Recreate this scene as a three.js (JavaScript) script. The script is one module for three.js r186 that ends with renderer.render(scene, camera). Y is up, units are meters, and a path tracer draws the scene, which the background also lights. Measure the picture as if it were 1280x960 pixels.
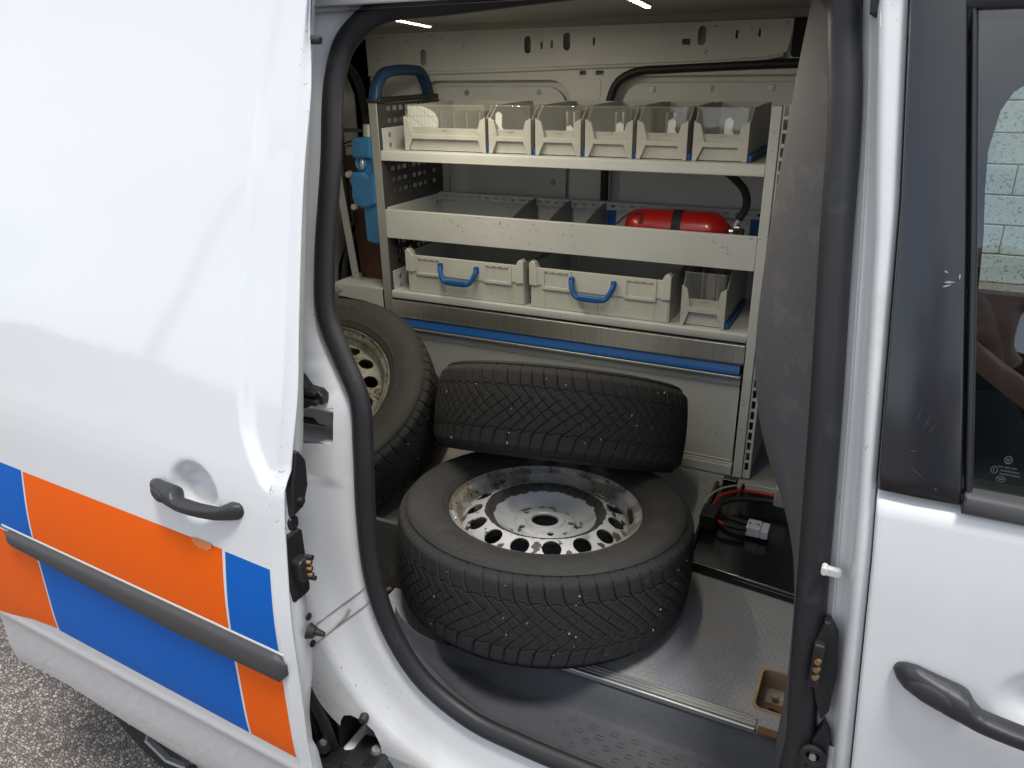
import * as THREE from 'three';
import { RoundedBoxGeometry } from 'three/addons/geometries/RoundedBoxGeometry.js';
import { mergeGeometries, mergeVertices, toCreasedNormals } from 'three/addons/utils/BufferGeometryUtils.js';
import { MarchingCubes } from 'three/addons/objects/MarchingCubes.js';
import { FontLoader } from 'three/addons/loaders/FontLoader.js';
import { TextGeometry } from 'three/addons/geometries/TextGeometry.js';
import { RectAreaLightUniformsLib } from 'three/addons/lights/RectAreaLightUniformsLib.js';
import { Brush, Evaluator, SUBTRACTION, HOLLOW_SUBTRACTION } from 'three-bvh-csg';

// ------------------------------------------------------------------ camera, exposure, sky, sun
const scene = new THREE.Scene();
const camera = new THREE.PerspectiveCamera(53.08, 4 / 3, 0.01, 400);
camera.position.set(0, 1.665, 0.85);
camera.rotation.order = 'YXZ';
const rad = THREE.MathUtils.degToRad;
camera.rotation.set(rad(-22.7), rad(26.5), rad(-1.05));
const renderer = new THREE.WebGLRenderer({ antialias: true });
renderer.toneMapping = THREE.LinearToneMapping;
renderer.toneMappingExposure = 1.27;
renderer.shadowMap.enabled = true;
RectAreaLightUniformsLib.init();

let seed = 7;
const rnd = () => { seed = (seed * 1664525 + 1013904223) >>> 0; return seed / 4294967296; };
const { lerp, clamp, smoothstep } = THREE.MathUtils;
// tileable value noise on a w x h lattice
function hash(x, y, s) { let h = (x * 374761393 + y * 668265263 + s * 974711) | 0; h = Math.imul(h ^ (h >>> 13), 1274126177); h ^= h >>> 16; return (h >>> 0) / 4294967296; }
function vnoise(x, y, p, s) {
  const xi = Math.floor(x), yi = Math.floor(y), fx = x - xi, fy = y - yi, u = fx * fx * (3 - 2 * fx), v = fy * fy * (3 - 2 * fy), m = (a) => ((a % p) + p) % p;
  return lerp(lerp(hash(m(xi), m(yi), s), hash(m(xi + 1), m(yi), s), u), lerp(hash(m(xi), m(yi + 1), s), hash(m(xi + 1), m(yi + 1), s), u), v);
}
function fbm(u, v, p, s, oct = 4) { let a = 0.5, t = 0, n = 0; for (let i = 0; i < oct; i++) { t += a * vnoise(u * p, v * p, p, s + i); n += a; a *= 0.5; p *= 2; } return t / n; }

{ // the sky: thin bright cloud over pale blue, brightened near the horizon to add light inside the van
  const W = 1024, H = 512, d = new Float32Array(W * H * 4);
  for (let j = 0; j < H; j++) for (let i = 0; i < W; i++) {
    const up = ((j + 0.5) / H - 0.5) * Math.PI, az = ((i + 0.5) / W - 0.5) * 2 * Math.PI;
    const y = Math.sin(up), x = Math.cos(az) * Math.cos(up), z = Math.sin(az) * Math.cos(up);
    const k = 1.6 / (Math.max(y, 0) + 0.35);
    const px = x * k * 0.11 + 0.5, pz = z * k * 0.11 + 0.5;
    const c = smoothstep(fbm(px, pz, 8, 11, 6), 0.40, 0.60), wisp = fbm(px + 0.3, pz * 1.7, 16, 31, 5);
    const cloud = clamp(c * 0.85 + wisp * 0.3, 0, 1), h = Math.pow(1 - Math.max(y, 0), 2.5);
    const clear = [lerp(0.34, 0.82, h), lerp(0.53, 0.90, h), lerp(0.86, 1.0, h)];
    const bright = 0.92 + 0.32 * wisp;
    const grey = y < 0 ? 0.28 : 1, glow = 0.64 + 0.52 * Math.exp(-((y / 0.36) ** 2));
    for (let q = 0; q < 3; q++) d[(j * W + i) * 4 + q] = lerp(clear[q], [0.955, 0.99, 1.05][q] * bright, cloud) * grey * glow;
    d[(j * W + i) * 4 + 3] = 1;
  }
  const t = new THREE.DataTexture(d, W, H, THREE.RGBAFormat, THREE.FloatType);
  t.mapping = THREE.EquirectangularReflectionMapping; t.magFilter = THREE.LinearFilter; t.minFilter = THREE.LinearFilter; t.needsUpdate = true;
  scene.background = t; scene.environment = t;
}
const sun = new THREE.DirectionalLight(new THREE.Color().setRGB(1, 0.96, 0.9), 2.2);
sun.position.set(1.5, 9, 1.1); sun.target.position.set(-0.5, 0.8, -0.5);
sun.castShadow = true; sun.shadow.radius = 24; sun.shadow.mapSize.set(2048, 2048);
Object.assign(sun.shadow.camera, { left: -8, right: 8, top: 8, bottom: -8, near: 0.5, far: 40 });
scene.add(sun, sun.target);

// ------------------------------------------------------------------ helpers
const used = {};
function numbered(name) { used[name] = (used[name] ?? -1) + 1; return used[name] ? name + '_' + String(used[name]).padStart(3, '0') : name; }
function tag(o, label, category, group) { o.userData.label = label; if (category) o.userData.category = category; if (group) o.userData.group = group; return o; }
function thing(name, label, category, pos = [0, 0, 0], group) { const g = new THREE.Group(); g.name = numbered(name); g.position.set(...pos); scene.add(g); return tag(g, label, category, group); }
function part(name, geo, mat, parent, label) {
  const g = Array.isArray(geo) ? join(geo) : geo;
  const m = new THREE.Mesh(g, mat); m.name = name; m.castShadow = m.receiveShadow = true; (parent ?? scene).add(m);
  if (label) m.userData.label = label;
  return m;
}
function parts(name, geos, mat, parent, label) { return geos.map((g) => part(name, g, mat, parent, label)); } // one mesh for each piece
function structure(name, geo, mat, label) { const m = part(name, geo, mat); m.userData.kind = 'structure'; if (label) m.userData.label = label; return m; }
function clean(g) { const o = g.index ? g.toNonIndexed() : g; for (const k of Object.keys(o.attributes)) if (!['position', 'normal', 'uv'].includes(k)) o.deleteAttribute(k); return o; }
function join(list) { return mergeGeometries(list.map(clean)); }
function uvm(g, s = 1) { // uv in metres from the dominant axis of each face
  const o = g.index ? g.toNonIndexed() : g, p = o.attributes.position, uv = new Float32Array(p.count * 2), a = new THREE.Vector3(), b = new THREE.Vector3(), c = new THREE.Vector3();
  for (let i = 0; i < p.count; i += 3) {
    a.fromBufferAttribute(p, i); b.fromBufferAttribute(p, i + 1).sub(a); c.fromBufferAttribute(p, i + 2).sub(a); b.cross(c);
    const x = Math.abs(b.x), y = Math.abs(b.y), z = Math.abs(b.z);
    for (let k = 0; k < 3; k++) { const q = [p.getX(i + k), p.getY(i + k), p.getZ(i + k)]; const [u, v] = y >= x && y >= z ? [q[0], q[2]] : x > z ? [q[2], q[1]] : [q[0], q[1]]; uv[(i + k) * 2] = u * s; uv[(i + k) * 2 + 1] = v * s; }
  }
  o.setAttribute('uv', new THREE.BufferAttribute(uv, 2)); return o;
}
function box(x0, x1, y0, y1, z0, z1, r = 0.002) { // a rounded box between two corners
  const w = x1 - x0, h = y1 - y0, d = z1 - z0;
  const g = r > 0 && Math.min(w, h, d) > 2.2 * r ? new RoundedBoxGeometry(w, h, d, 2, r) : new THREE.BoxGeometry(w, h, d);
  g.translate((x0 + x1) / 2, (y0 + y1) / 2, (z0 + z1) / 2); return uvm(g);
}
function cyl(a, b, r0, r1 = r0, n = 20) { // a rod between two points
  const A = new THREE.Vector3(...a), B = new THREE.Vector3(...b), g = new THREE.CylinderGeometry(r1, r0, A.distanceTo(B), n);
  g.applyQuaternion(new THREE.Quaternion().setFromUnitVectors(new THREE.Vector3(0, 1, 0), B.clone().sub(A).normalize())); g.translate(...A.add(B).multiplyScalar(0.5).toArray()); return g;
}
function tube(pts, r, n = 64, k = 12, closed = false) { return new THREE.TubeGeometry(new THREE.CatmullRomCurve3(pts.map((p) => new THREE.Vector3(...p)), closed, 'centripetal'), n, r, k, closed); }
function loft(rows, flip = false) { // a sheet through rows of points, uv in metres
  const n = rows.length, m = rows[0].length, pos = [], uv = [], idx = [];
  let vv = 0;
  for (let i = 0; i < n; i++) {
    if (i) { const k = m >> 1; vv += Math.hypot(...[0, 1, 2].map((c) => rows[i][k][c] - rows[i - 1][k][c])); }
    let uu = 0;
    for (let j = 0; j < m; j++) { if (j) uu += Math.hypot(...[0, 1, 2].map((c) => rows[i][j][c] - rows[i][j - 1][c])); pos.push(...rows[i][j]); uv.push(uu, vv); }
  }
  for (let i = 0; i < n - 1; i++) for (let j = 0; j < m - 1; j++) { const a = i * m + j, b = a + 1, c = a + m, d = c + 1; flip ? idx.push(a, c, b, b, c, d) : idx.push(a, b, c, b, d, c); }
  const g = new THREE.BufferGeometry(); g.setAttribute('position', new THREE.Float32BufferAttribute(pos, 3)); g.setAttribute('uv', new THREE.Float32BufferAttribute(uv, 2)); g.setIndex(idx); g.computeVertexNormals(); return g;
}
function shell(rows, d, back) { // the same sheet with a thickness: back(p) gives the point behind p
  const rear = rows.map((r) => r.map(back));
  const n = rows.length - 1, m = rows[0].length - 1, rim = [];
  for (let j = 0; j <= m; j++) rim.push([rows[0][j], rear[0][j]]);
  for (let i = 1; i <= n; i++) rim.push([rows[i][m], rear[i][m]]);
  for (let j = m - 1; j >= 0; j--) rim.push([rows[n][j], rear[n][j]]);
  for (let i = n - 1; i >= 0; i--) rim.push([rows[i][0], rear[i][0]]);
  return join([loft(rows), loft(rear, true), loft(rim)]);
}
const at = (table) => (v) => { // piecewise-linear look-up in [[key, value], ...] with rising keys
  if (v <= table[0][0]) return table[0][1];
  for (let i = 1; i < table.length; i++) if (v <= table[i][0]) return lerp(table[i - 1][1], table[i][1], (v - table[i - 1][0]) / (table[i][0] - table[i - 1][0]));
  return table[table.length - 1][1];
};
function smoothAt(table) { // the same, rounded off
  const f = at(table), w = 0.05; return (v) => (f(v - w) + 2 * f(v - w / 2) + 2 * f(v) + 2 * f(v + w / 2) + f(v + w)) / 8;
}
function shape(pts) { const s = new THREE.Shape(); pts.forEach(([x, y], i) => (i ? s.lineTo(x, y) : s.moveTo(x, y))); s.closePath(); return s; }
function holeRect(x0, x1, y0, y1, r = 0) {
  const p = new THREE.Path(); r = Math.min(r, (x1 - x0) / 2 - 1e-5, (y1 - y0) / 2 - 1e-5);
  if (r <= 0) { p.moveTo(x0, y0); p.lineTo(x0, y1); p.lineTo(x1, y1); p.lineTo(x1, y0); p.closePath(); return p; }
  p.moveTo(x0 + r, y0); p.lineTo(x1 - r, y0); p.absarc(x1 - r, y0 + r, r, -Math.PI / 2, 0); p.lineTo(x1, y1 - r); p.absarc(x1 - r, y1 - r, r, 0, Math.PI / 2);
  p.lineTo(x0 + r, y1); p.absarc(x0 + r, y1 - r, r, Math.PI / 2, Math.PI); p.lineTo(x0, y0 + r); p.absarc(x0 + r, y0 + r, r, Math.PI, Math.PI * 1.5); return p;
}
function roundRect(x0, x1, y0, y1, r) { const s = new THREE.Shape(holeRect(x0, x1, y0, y1, r).getPoints(6)); return s; }
function plate(s, z0, z1, bevel = 0, seg = 8) { // a shape in x,y extruded from z0 to z1
  const g = new THREE.ExtrudeGeometry(s, { depth: z1 - z0 - 2 * bevel, bevelEnabled: bevel > 0, bevelSize: bevel, bevelThickness: bevel, bevelOffset: -bevel, bevelSegments: 2, curveSegments: seg });
  g.translate(0, 0, z0 + bevel); return uvm(g);
}
const turnX = (g) => g.applyMatrix4(new THREE.Matrix4().set(0, 0, 1, 0, 0, 1, 0, 0, -1, 0, 0, 0, 0, 0, 0, 1)); // a plate in x,y becomes one across x: (x,y,z) -> (z, y, -x)
const csg = new Evaluator(); csg.useGroups = false; csg.attributes = ['position', 'normal', 'uv'];
function cut(geo, tools, op = SUBTRACTION) { let a = new Brush(geo); a.updateMatrixWorld(); for (const t of tools) { const b = new Brush(t); b.updateMatrixWorld(); a = csg.evaluate(a, b, op); } return a.geometry; }

// ------------------------------------------------------------------ materials
const rgb = (r, g, b) => new THREE.Color().setRGB(r, g, b);
function tex(w, h, fn, srgb = false) { // fn(u, v, x, y) gives a grey value or [r, g, b] from 0 to 1
  const d = new Uint8Array(w * h * 4);
  for (let y = 0; y < h; y++) for (let x = 0; x < w; x++) { const c = fn(x / w, y / h, x, y), o = (y * w + x) * 4; for (let k = 0; k < 3; k++) d[o + k] = clamp(Math.round((c.length ? c[k] : c) * 255), 0, 255); d[o + 3] = 255; }
  const t = new THREE.DataTexture(d, w, h); t.wrapS = t.wrapT = THREE.RepeatWrapping; t.magFilter = THREE.LinearFilter; t.minFilter = THREE.LinearMipmapLinearFilter; t.generateMipmaps = true; if (srgb) t.colorSpace = THREE.SRGBColorSpace; t.needsUpdate = true; return t;
}
function rep(t, x, y = x) { const c = t.clone(); c.repeat.set(x, y); c.needsUpdate = true; return c; }
function std(color, rough, o = {}) { return new THREE.MeshStandardMaterial({ color, roughness: rough, ...o }); }
function phys(color, rough, o = {}) { return new THREE.MeshPhysicalMaterial({ color, roughness: rough, ...o }); }
const T = {};
T.grain = tex(512, 512, (u, v) => 0.5 * fbm(u, v, 96, 1, 2) + 0.5 * fbm(u, v, 24, 5, 3));
T.fine = tex(512, 512, (u, v) => fbm(u, v, 128, 3, 2));
T.patch = tex(512, 512, (u, v) => 0.86 + 0.14 * smoothstep(fbm(u, v, 5, 21, 6), 0.3, 0.6));
T.scuff = tex(1024, 1024, (u, v) => { // plastic with pale rubbed spots and fine scratches
  const n = fbm(u, v, 6, 41, 6), s = smoothstep(fbm(u, v, 14, 51, 6), 0.66, 0.78) * 0.45, l = smoothstep(fbm(u * 1, v, 3, 61, 3), 0.5, 0.62) * smoothstep(vnoise(u * 400, v * 12, 400, 9), 0.93, 1) * 0.25;
  return 0.55 + 0.25 * n + s + l;
});
T.worn = tex(1024, 1024, (u, v) => { // painted sheet steel: specks, scuffs and small chips
  const n = fbm(u, v, 6, 71, 6), chip = smoothstep(fbm(u, v, 110, 81, 2), 0.80, 0.86) * smoothstep(fbm(u, v, 5, 83, 4), 0.5, 0.7), str = smoothstep(vnoise(u * 14, v * 320, 320, 91), 0.94, 1) * smoothstep(fbm(u, v, 4, 93, 3), 0.5, 0.6);
  return 0.84 + 0.16 * n - 0.45 * chip - 0.2 * str;
});
T.dirtWhite = tex(1024, 1024, (u, v) => { // white body paint of the door frame: grey smears and dark specks
  const n = smoothstep(fbm(u, v, 4, 101, 6), 0.55, 0.75), s = smoothstep(fbm(u, v, 150, 111, 2), 0.84, 0.9) * smoothstep(fbm(u, v, 3, 115, 3), 0.46, 0.6), k = 1 - 0.13 * n - 0.55 * s;
  return [k, k * (1 - 0.015 * n), k * (1 - 0.04 * n)];
});
T.hexBump = tex(512, 512, (u, v) => { // a mat of small raised hexagons: 16 x 18 in one tile
  let best = 9, second = 9; const x = u * 16, y = v * 18;
  for (let j = -1; j <= 1; j++) for (let i = -1; i <= 1; i++) { const cy = Math.floor(y) + j, cx = Math.floor(x) + i + (((cy % 2) + 2) % 2 ? 0.5 : 0), d = Math.hypot(x - cx - 0.25, (y - cy - 0.5) * 0.89); if (d < best) { second = best; best = d; } else if (d < second) second = d; }
  return smoothstep(second - best, 0.04, 0.2);
});
T.floor = tex(1024, 1024, (u, v) => { // dust, sand and rust stains on grey vinyl
  const n = fbm(u, v, 5, 121, 6), sand = smoothstep(fbm(u, v, 7, 131, 6), 0.52, 0.72), spk = smoothstep(fbm(u, v, 110, 133, 2), 0.78, 0.86), rust = smoothstep(fbm(u, v, 9, 141, 5), 0.68, 0.78);
  return [0.66 + 0.2 * n + 0.17 * sand + 0.12 * spk + 0.1 * rust, 0.68 + 0.2 * n + 0.11 * sand + 0.1 * spk - 0.02 * rust, 0.74 + 0.2 * n + 0.0 * sand + 0.08 * spk - 0.14 * rust];
});
T.rubber = tex(1024, 1024, (u, v) => { const n = fbm(u, v, 6, 151, 6), d = smoothstep(fbm(u, v, 9, 161, 5), 0.5, 0.75), w = smoothstep(fbm(u, v, 60, 163, 3), 0.7, 0.85); return [0.5 + 0.25 * n + 0.22 * d + 0.15 * w, 0.5 + 0.25 * n + 0.2 * d + 0.14 * w, 0.52 + 0.25 * n + 0.15 * d + 0.12 * w]; });
T.brushed = tex(512, 512, (u, v) => 0.72 + 0.2 * vnoise(u * 8, v * 256, 256, 171) + 0.12 * fbm(u, v, 6, 173, 5));
T.wood = tex(512, 512, (u, v) => { const g = fbm(u * 1 + 0.06 * fbm(u, v, 4, 181, 3), v * 0.13, 48, 183, 4), n = fbm(u, v, 5, 185, 5); const k = 0.5 + 0.35 * g + 0.3 * (n - 0.5); return [k, k * 0.96, k * 0.9]; });
T.cell = tex(256, 256, (u, v) => { // retro-reflective film: a fine diagonal lattice of cells (8 x 8)
  const a = Math.abs(((u * 8 + v * 8) % 1) - 0.5), b = Math.abs((((u * 8 - v * 8) % 1) + 1) % 1 - 0.5); return 1 - 0.2 * (1 - smoothstep(Math.min(0.5 - a, 0.5 - b), 0.05, 0.16));
});
T.asphalt = (() => { // exposed stones of many tones in tar, by the nearest two of scattered points
  const N = 46, pts = []; let s = 99; const r = () => { s = (s * 1664525 + 1013904223) >>> 0; return s / 4294967296; };
  for (let j = 0; j < N; j++) for (let i = 0; i < N; i++) pts.push([i + 0.1 + 0.8 * r(), j + 0.1 + 0.8 * r(), r(), r()]);
  const look = (u, v) => { const x = u * N, y = v * N, xi = Math.floor(x), yi = Math.floor(y); let b = 9, c = 9, id = null;
    for (let j = -1; j <= 1; j++) for (let i = -1; i <= 1; i++) { const a = (xi + i + N) % N, e = (yi + j + N) % N, p = pts[e * N + a], dx = xi + i + (p[0] - a) - x, dy = yi + j + (p[1] - e) - y, q = Math.hypot(dx, dy) + 0.5 * p[3] * p[3]; if (q < b) { c = b; b = q; id = p; } else if (q < c) c = q; }
    return [b, c - b, id]; };
  const col = tex(1024, 1024, (u, v) => { const [b, e, p] = look(u, v), stone = smoothstep(e, 0.05, 0.16), n = fbm(u, v, 64, 201, 3), t = 0.42 + 0.36 * p[2] + 0.16 * (n - 0.5), w = p[3]; const tar = 0.3 + 0.1 * n; return [lerp(tar, t * (1 + 0.07 * w), stone), lerp(tar * 0.98, t * 0.975, stone), lerp(tar * 0.96, t * (0.955 - 0.05 * w), stone)]; }, true);
  const bmp = tex(1024, 1024, (u, v) => { const [b, e, p] = look(u, v); return clamp(smoothstep(e, 0.0, 0.35) * (0.55 + 0.45 * p[2]) * (1 - 0.3 * b) + 0.1 * fbm(u, v, 128, 211, 2), 0, 1); });
  return { col, bmp };
})();
T.block = tex(512, 512, (u, v) => { const p = smoothstep(fbm(u, v, 48, 221, 2), 0.72, 0.79), n = fbm(u, v, 6, 223, 5); const k = 0.86 + 0.14 * n - 0.62 * p; return [k, k, k * 0.98]; });
T.barrel = tex(2048, 256, (u, v) => { // barrel and lip: v along the profile, rust and brown dust over silver
  const n = fbm(u, v * 0.2, 32, 331, 6), f = fbm(u, v * 0.2, 128, 341, 4), rust = smoothstep(n + 0.1 * (f - 0.5), 0.46, 0.6); let c = [0.66, 0.66, 0.66].map((x) => x * (0.85 + 0.25 * f)); c = c.map((x, i) => lerp(x, [0.46, 0.41, 0.34][i] * (0.7 + 0.6 * f), 0.6 * rust)); const s = 0.8 * smoothstep(f, 0.62, 0.72) * smoothstep(n, 0.42, 0.55); return c.map((x, i) => lerp(x, [0.16, 0.12, 0.09][i], s)); }, true);
T.rim = tex(1024, 1024, (u, v) => { // silver disc of the steel wheel, 0.42 m square: rust at the edge, the bare ring rubbed by a trim, chips round the bolts
  const r = Math.hypot(u - 0.5, v - 0.5) * 0.42, n = fbm(u, v, 12, 231, 6), f = fbm(u, v, 70, 241, 4), m = fbm(u, v, 26, 251, 4), e = 0.009 * (m - 0.5) + 0.006 * (f - 0.5);
  const ring = smoothstep(r + e, 0.1085, 0.1105) * (1 - smoothstep(r + e * 0.6, 0.129, 0.1305)), rust = smoothstep(n + 1.6 * (r - 0.172), 0.62, 0.72) * smoothstep(r, 0.12, 0.17), chips = smoothstep(m, 0.60, 0.64) * smoothstep(r, 0.058, 0.066) * (1 - smoothstep(r, 0.074, 0.084)) + smoothstep(m, 0.66, 0.69) * smoothstep(r, 0.128, 0.14);
  let c = [0.76, 0.77, 0.79].map((x) => x * (1 - 0.12 * smoothstep(n, 0.5, 0.8))); c = c.map((x, i) => lerp(x, [0.36, 0.31, 0.25][i] * (0.6 + 0.8 * f), rust)); return c.map((x, i) => lerp(x, [0.26, 0.26, 0.25][i] * (0.6 + 0.8 * f), clamp(Math.max(ring, chips), 0, 1)));
}, true);
T.rimDirty = tex(1024, 1024, (u, v) => { const n = fbm(u, v, 14, 261, 6), f = fbm(u, v, 70, 271, 4), r = smoothstep(n, 0.5, 0.62), q = smoothstep(f, 0.62, 0.7) * smoothstep(n, 0.4, 0.55); let c = [0.56, 0.56, 0.53].map((x) => x * (0.8 + 0.4 * f)); c = c.map((x, i) => lerp(x, [0.42, 0.39, 0.34][i], 0.7 * r)); return c.map((x, i) => lerp(x, [0.2, 0.16, 0.13][i], q)); }, true);
T.stepDirt = tex(1024, 1024, (u, v) => { // moulded plastic: pores, fine scratches along the sill, sand grains, a few scuffs
  const p = fbm(u, v, 150, 411, 2), n = fbm(u, v, 7, 413, 6), sc = smoothstep(vnoise(u * 9, v * 420, 420, 415), 0.9, 1) * smoothstep(fbm(u, v, 5, 417, 3), 0.42, 0.6), g = smoothstep(fbm(u, v, 200, 419, 2), 0.76, 0.85) * smoothstep(fbm(u, v, 6, 421, 4), 0.42, 0.62), w = smoothstep(fbm(u, v, 26, 423, 4), 0.6, 0.72) * smoothstep(fbm(u, v, 4, 425, 3), 0.5, 0.65);
  const k = 0.52 + 0.14 * p + 0.14 * n + 0.16 * sc; return [k + 0.3 * g + 0.12 * w, k + 0.26 * g + 0.105 * w, k + 0.19 * g + 0.075 * w]; });
const M = {};
M.paint = phys(rgb(0.79, 0.80, 0.81), 0.38, { clearcoat: 1, clearcoatRoughness: 0.05 });
M.paintJamb = phys(rgb(0.77, 0.78, 0.79), 0.42, { clearcoat: 0.7, clearcoatRoughness: 0.14, map: rep(T.dirtWhite, 1.6) });
M.paintIn = phys(rgb(0.77, 0.78, 0.78), 0.5, { clearcoat: 0.3, clearcoatRoughness: 0.25, map: rep(T.worn, 0.9) });
M.seal = std(rgb(0.028, 0.028, 0.032), 0.5, { map: rep(T.scuff, 2), bumpMap: rep(T.fine, 5), bumpScale: 0.0001 });
M.black = std(rgb(0.02, 0.02, 0.022), 0.42, { bumpMap: rep(T.grain, 8), bumpScale: 0.0003 });
M.blackRough = std(rgb(0.025, 0.025, 0.026), 0.8, { map: rep(T.scuff, 2) });
M.handle = std(rgb(0.035, 0.036, 0.04), 0.42, { bumpMap: rep(T.grain, 10), bumpScale: 0.00025 });
M.mould = std(rgb(0.06, 0.06, 0.062), 0.55, { bumpMap: rep(T.grain, 6), bumpScale: 0.0003 });
M.appliq = phys(rgb(0.012, 0.013, 0.018), 0.38, { clearcoat: 0.7, clearcoatRoughness: 0.16 });
T.trim = tex(1024, 1024, (u, v) => { const n = fbm(u, v, 6, 431, 5), m = smoothstep(fbm(u, v, 20, 433, 6), 0.62, 0.76), l = smoothstep(vnoise(u * 60 + 9 * fbm(u, v, 3, 437, 2), v * 7, 64, 435), 0.95, 1) * smoothstep(fbm(u, v, 5, 439, 3), 0.55, 0.65); return [0.66 + 0.1 * n + 0.16 * m + 0.25 * l, 0.66 + 0.1 * n + 0.14 * m + 0.25 * l, 0.67 + 0.1 * n + 0.1 * m + 0.24 * l]; });
M.trimGrey = std(rgb(0.112, 0.112, 0.124), 0.78, { map: rep(T.trim, 1.3), bumpMap: rep(T.grain, 5), bumpScale: 0.0007 });
M.step = std(rgb(0.10, 0.103, 0.116), 0.72, { map: rep(T.stepDirt, 2.2), bumpMap: rep(T.grain, 7), bumpScale: 0.0004 });
M.stepDark = std(rgb(0.03, 0.032, 0.036), 0.7);
M.floor = phys(rgb(0.38, 0.38, 0.38), 0.92, { map: rep(T.floor, 1.4), bumpMap: rep(T.hexBump, 4.6), bumpScale: 0.0007, specularIntensity: 0.2 });
M.alu = std(rgb(0.62, 0.62, 0.60), 0.35, { metalness: 0.85, map: rep(T.brushed, 2) });
M.galv = std(rgb(0.52, 0.53, 0.53), 0.42, { metalness: 0.7, map: rep(T.worn, 2) });
M.rack = std(rgb(0.58, 0.60, 0.60), 0.48, { map: rep(T.worn, 1.3) });
M.perfor = std(rgb(0.055, 0.055, 0.056), 0.55);
M.binBody = std(rgb(0.52, 0.52, 0.49), 0.45, { map: rep(T.patch, 2) });
M.case = std(rgb(0.60, 0.61, 0.56), 0.5, { map: rep(T.worn, 1.8) });
M.clear = phys(rgb(0.95, 0.95, 0.94), 0.05, { transmission: 0.93, thickness: 0, ior: 1.6 });
M.blue = std(rgb(0.008, 0.10, 0.36), 0.42);
M.blueDark = std(rgb(0.012, 0.045, 0.11), 0.5);
M.blueTool = std(rgb(0.03, 0.165, 0.38), 0.4, { map: rep(T.patch, 6) });
M.red = phys(rgb(0.42, 0.008, 0.010), 0.32, { clearcoat: 0.6, clearcoatRoughness: 0.1 });
M.hose = std(rgb(0.014, 0.014, 0.014), 0.55, { bumpMap: rep(T.fine, 40, 4), bumpScale: 0.0004 });
M.rubber = std(rgb(0.043, 0.043, 0.044), 0.75, { map: rep(T.rubber, 2), bumpMap: rep(T.fine, 9), bumpScale: 0.0005 });
M.sidewall = std(rgb(0.036, 0.036, 0.037), 0.68, { map: rep(T.rubber, 1.5), bumpMap: rep(T.fine, 6), bumpScale: 0.0004 });
M.rim = std(rgb(0.74, 0.74, 0.75), 0.5, { metalness: 0.15, map: T.rim });
M.barrel = std(rgb(0.8, 0.8, 0.8), 0.5, { metalness: 0.2, map: T.barrel });
M.rimDirty = std(rgb(0.8, 0.8, 0.8), 0.6, { metalness: 0.2, map: T.rimDirty });
M.barrelDirty = std(rgb(0.8, 0.79, 0.77), 0.6, { metalness: 0.2, map: rep(T.rimDirty, 3, 0.6) });
M.liner = std(rgb(0.055, 0.056, 0.057), 0.9, { map: rep(T.scuff, 3), bumpMap: rep(T.grain, 6), bumpScale: 0.001 });
M.headliner = std(rgb(0.33, 0.32, 0.295), 0.85, { bumpMap: rep(T.fine, 6), bumpScale: 0.0004 });
M.board = std(rgb(0.13, 0.05, 0.028), 0.6, { map: rep(T.wood, 2.5) });
M.tray = phys(rgb(0.006, 0.006, 0.007), 0.22, { clearcoat: 0.4, clearcoatRoughness: 0.1 });
M.grit = std(rgb(0.38, 0.35, 0.33), 0.8);
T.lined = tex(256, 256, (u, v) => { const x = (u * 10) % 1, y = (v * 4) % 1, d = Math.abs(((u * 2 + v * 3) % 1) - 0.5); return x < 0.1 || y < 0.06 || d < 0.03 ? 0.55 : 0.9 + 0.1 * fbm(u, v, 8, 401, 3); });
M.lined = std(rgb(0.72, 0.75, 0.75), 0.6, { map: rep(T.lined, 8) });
M.cutoutWhite = std(rgb(0.75, 0.76, 0.76), 0.6);
M.chrome = std(rgb(0.6, 0.6, 0.58), 0.3, { metalness: 1 });
M.brass = std(rgb(0.45, 0.3, 0.16), 0.4, { metalness: 0.9 });
M.darkHole = std(rgb(0.02, 0.02, 0.02), 0.9);
M.rust = std(rgb(0.16, 0.085, 0.04), 0.85, { map: rep(T.patch, 6) });
M.white = std(rgb(0.72, 0.72, 0.68), 0.5);
const film = (c) => phys(c, 0.45, { map: rep(T.cell, 18), bumpMap: rep(T.cell, 18), bumpScale: 0.0003, specularIntensity: 0.45 });
M.orange = film(rgb(0.97, 0.135, 0.0)); M.filmBlue = film(rgb(0.0, 0.13, 0.56));
M.orangeTorn = std(rgb(0.78, 0.26, 0.09), 0.6);
M.glass = phys(rgb(0.76, 0.84, 0.82), 0.01, { transmission: 1, thickness: 0, ior: 2.05 });

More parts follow.
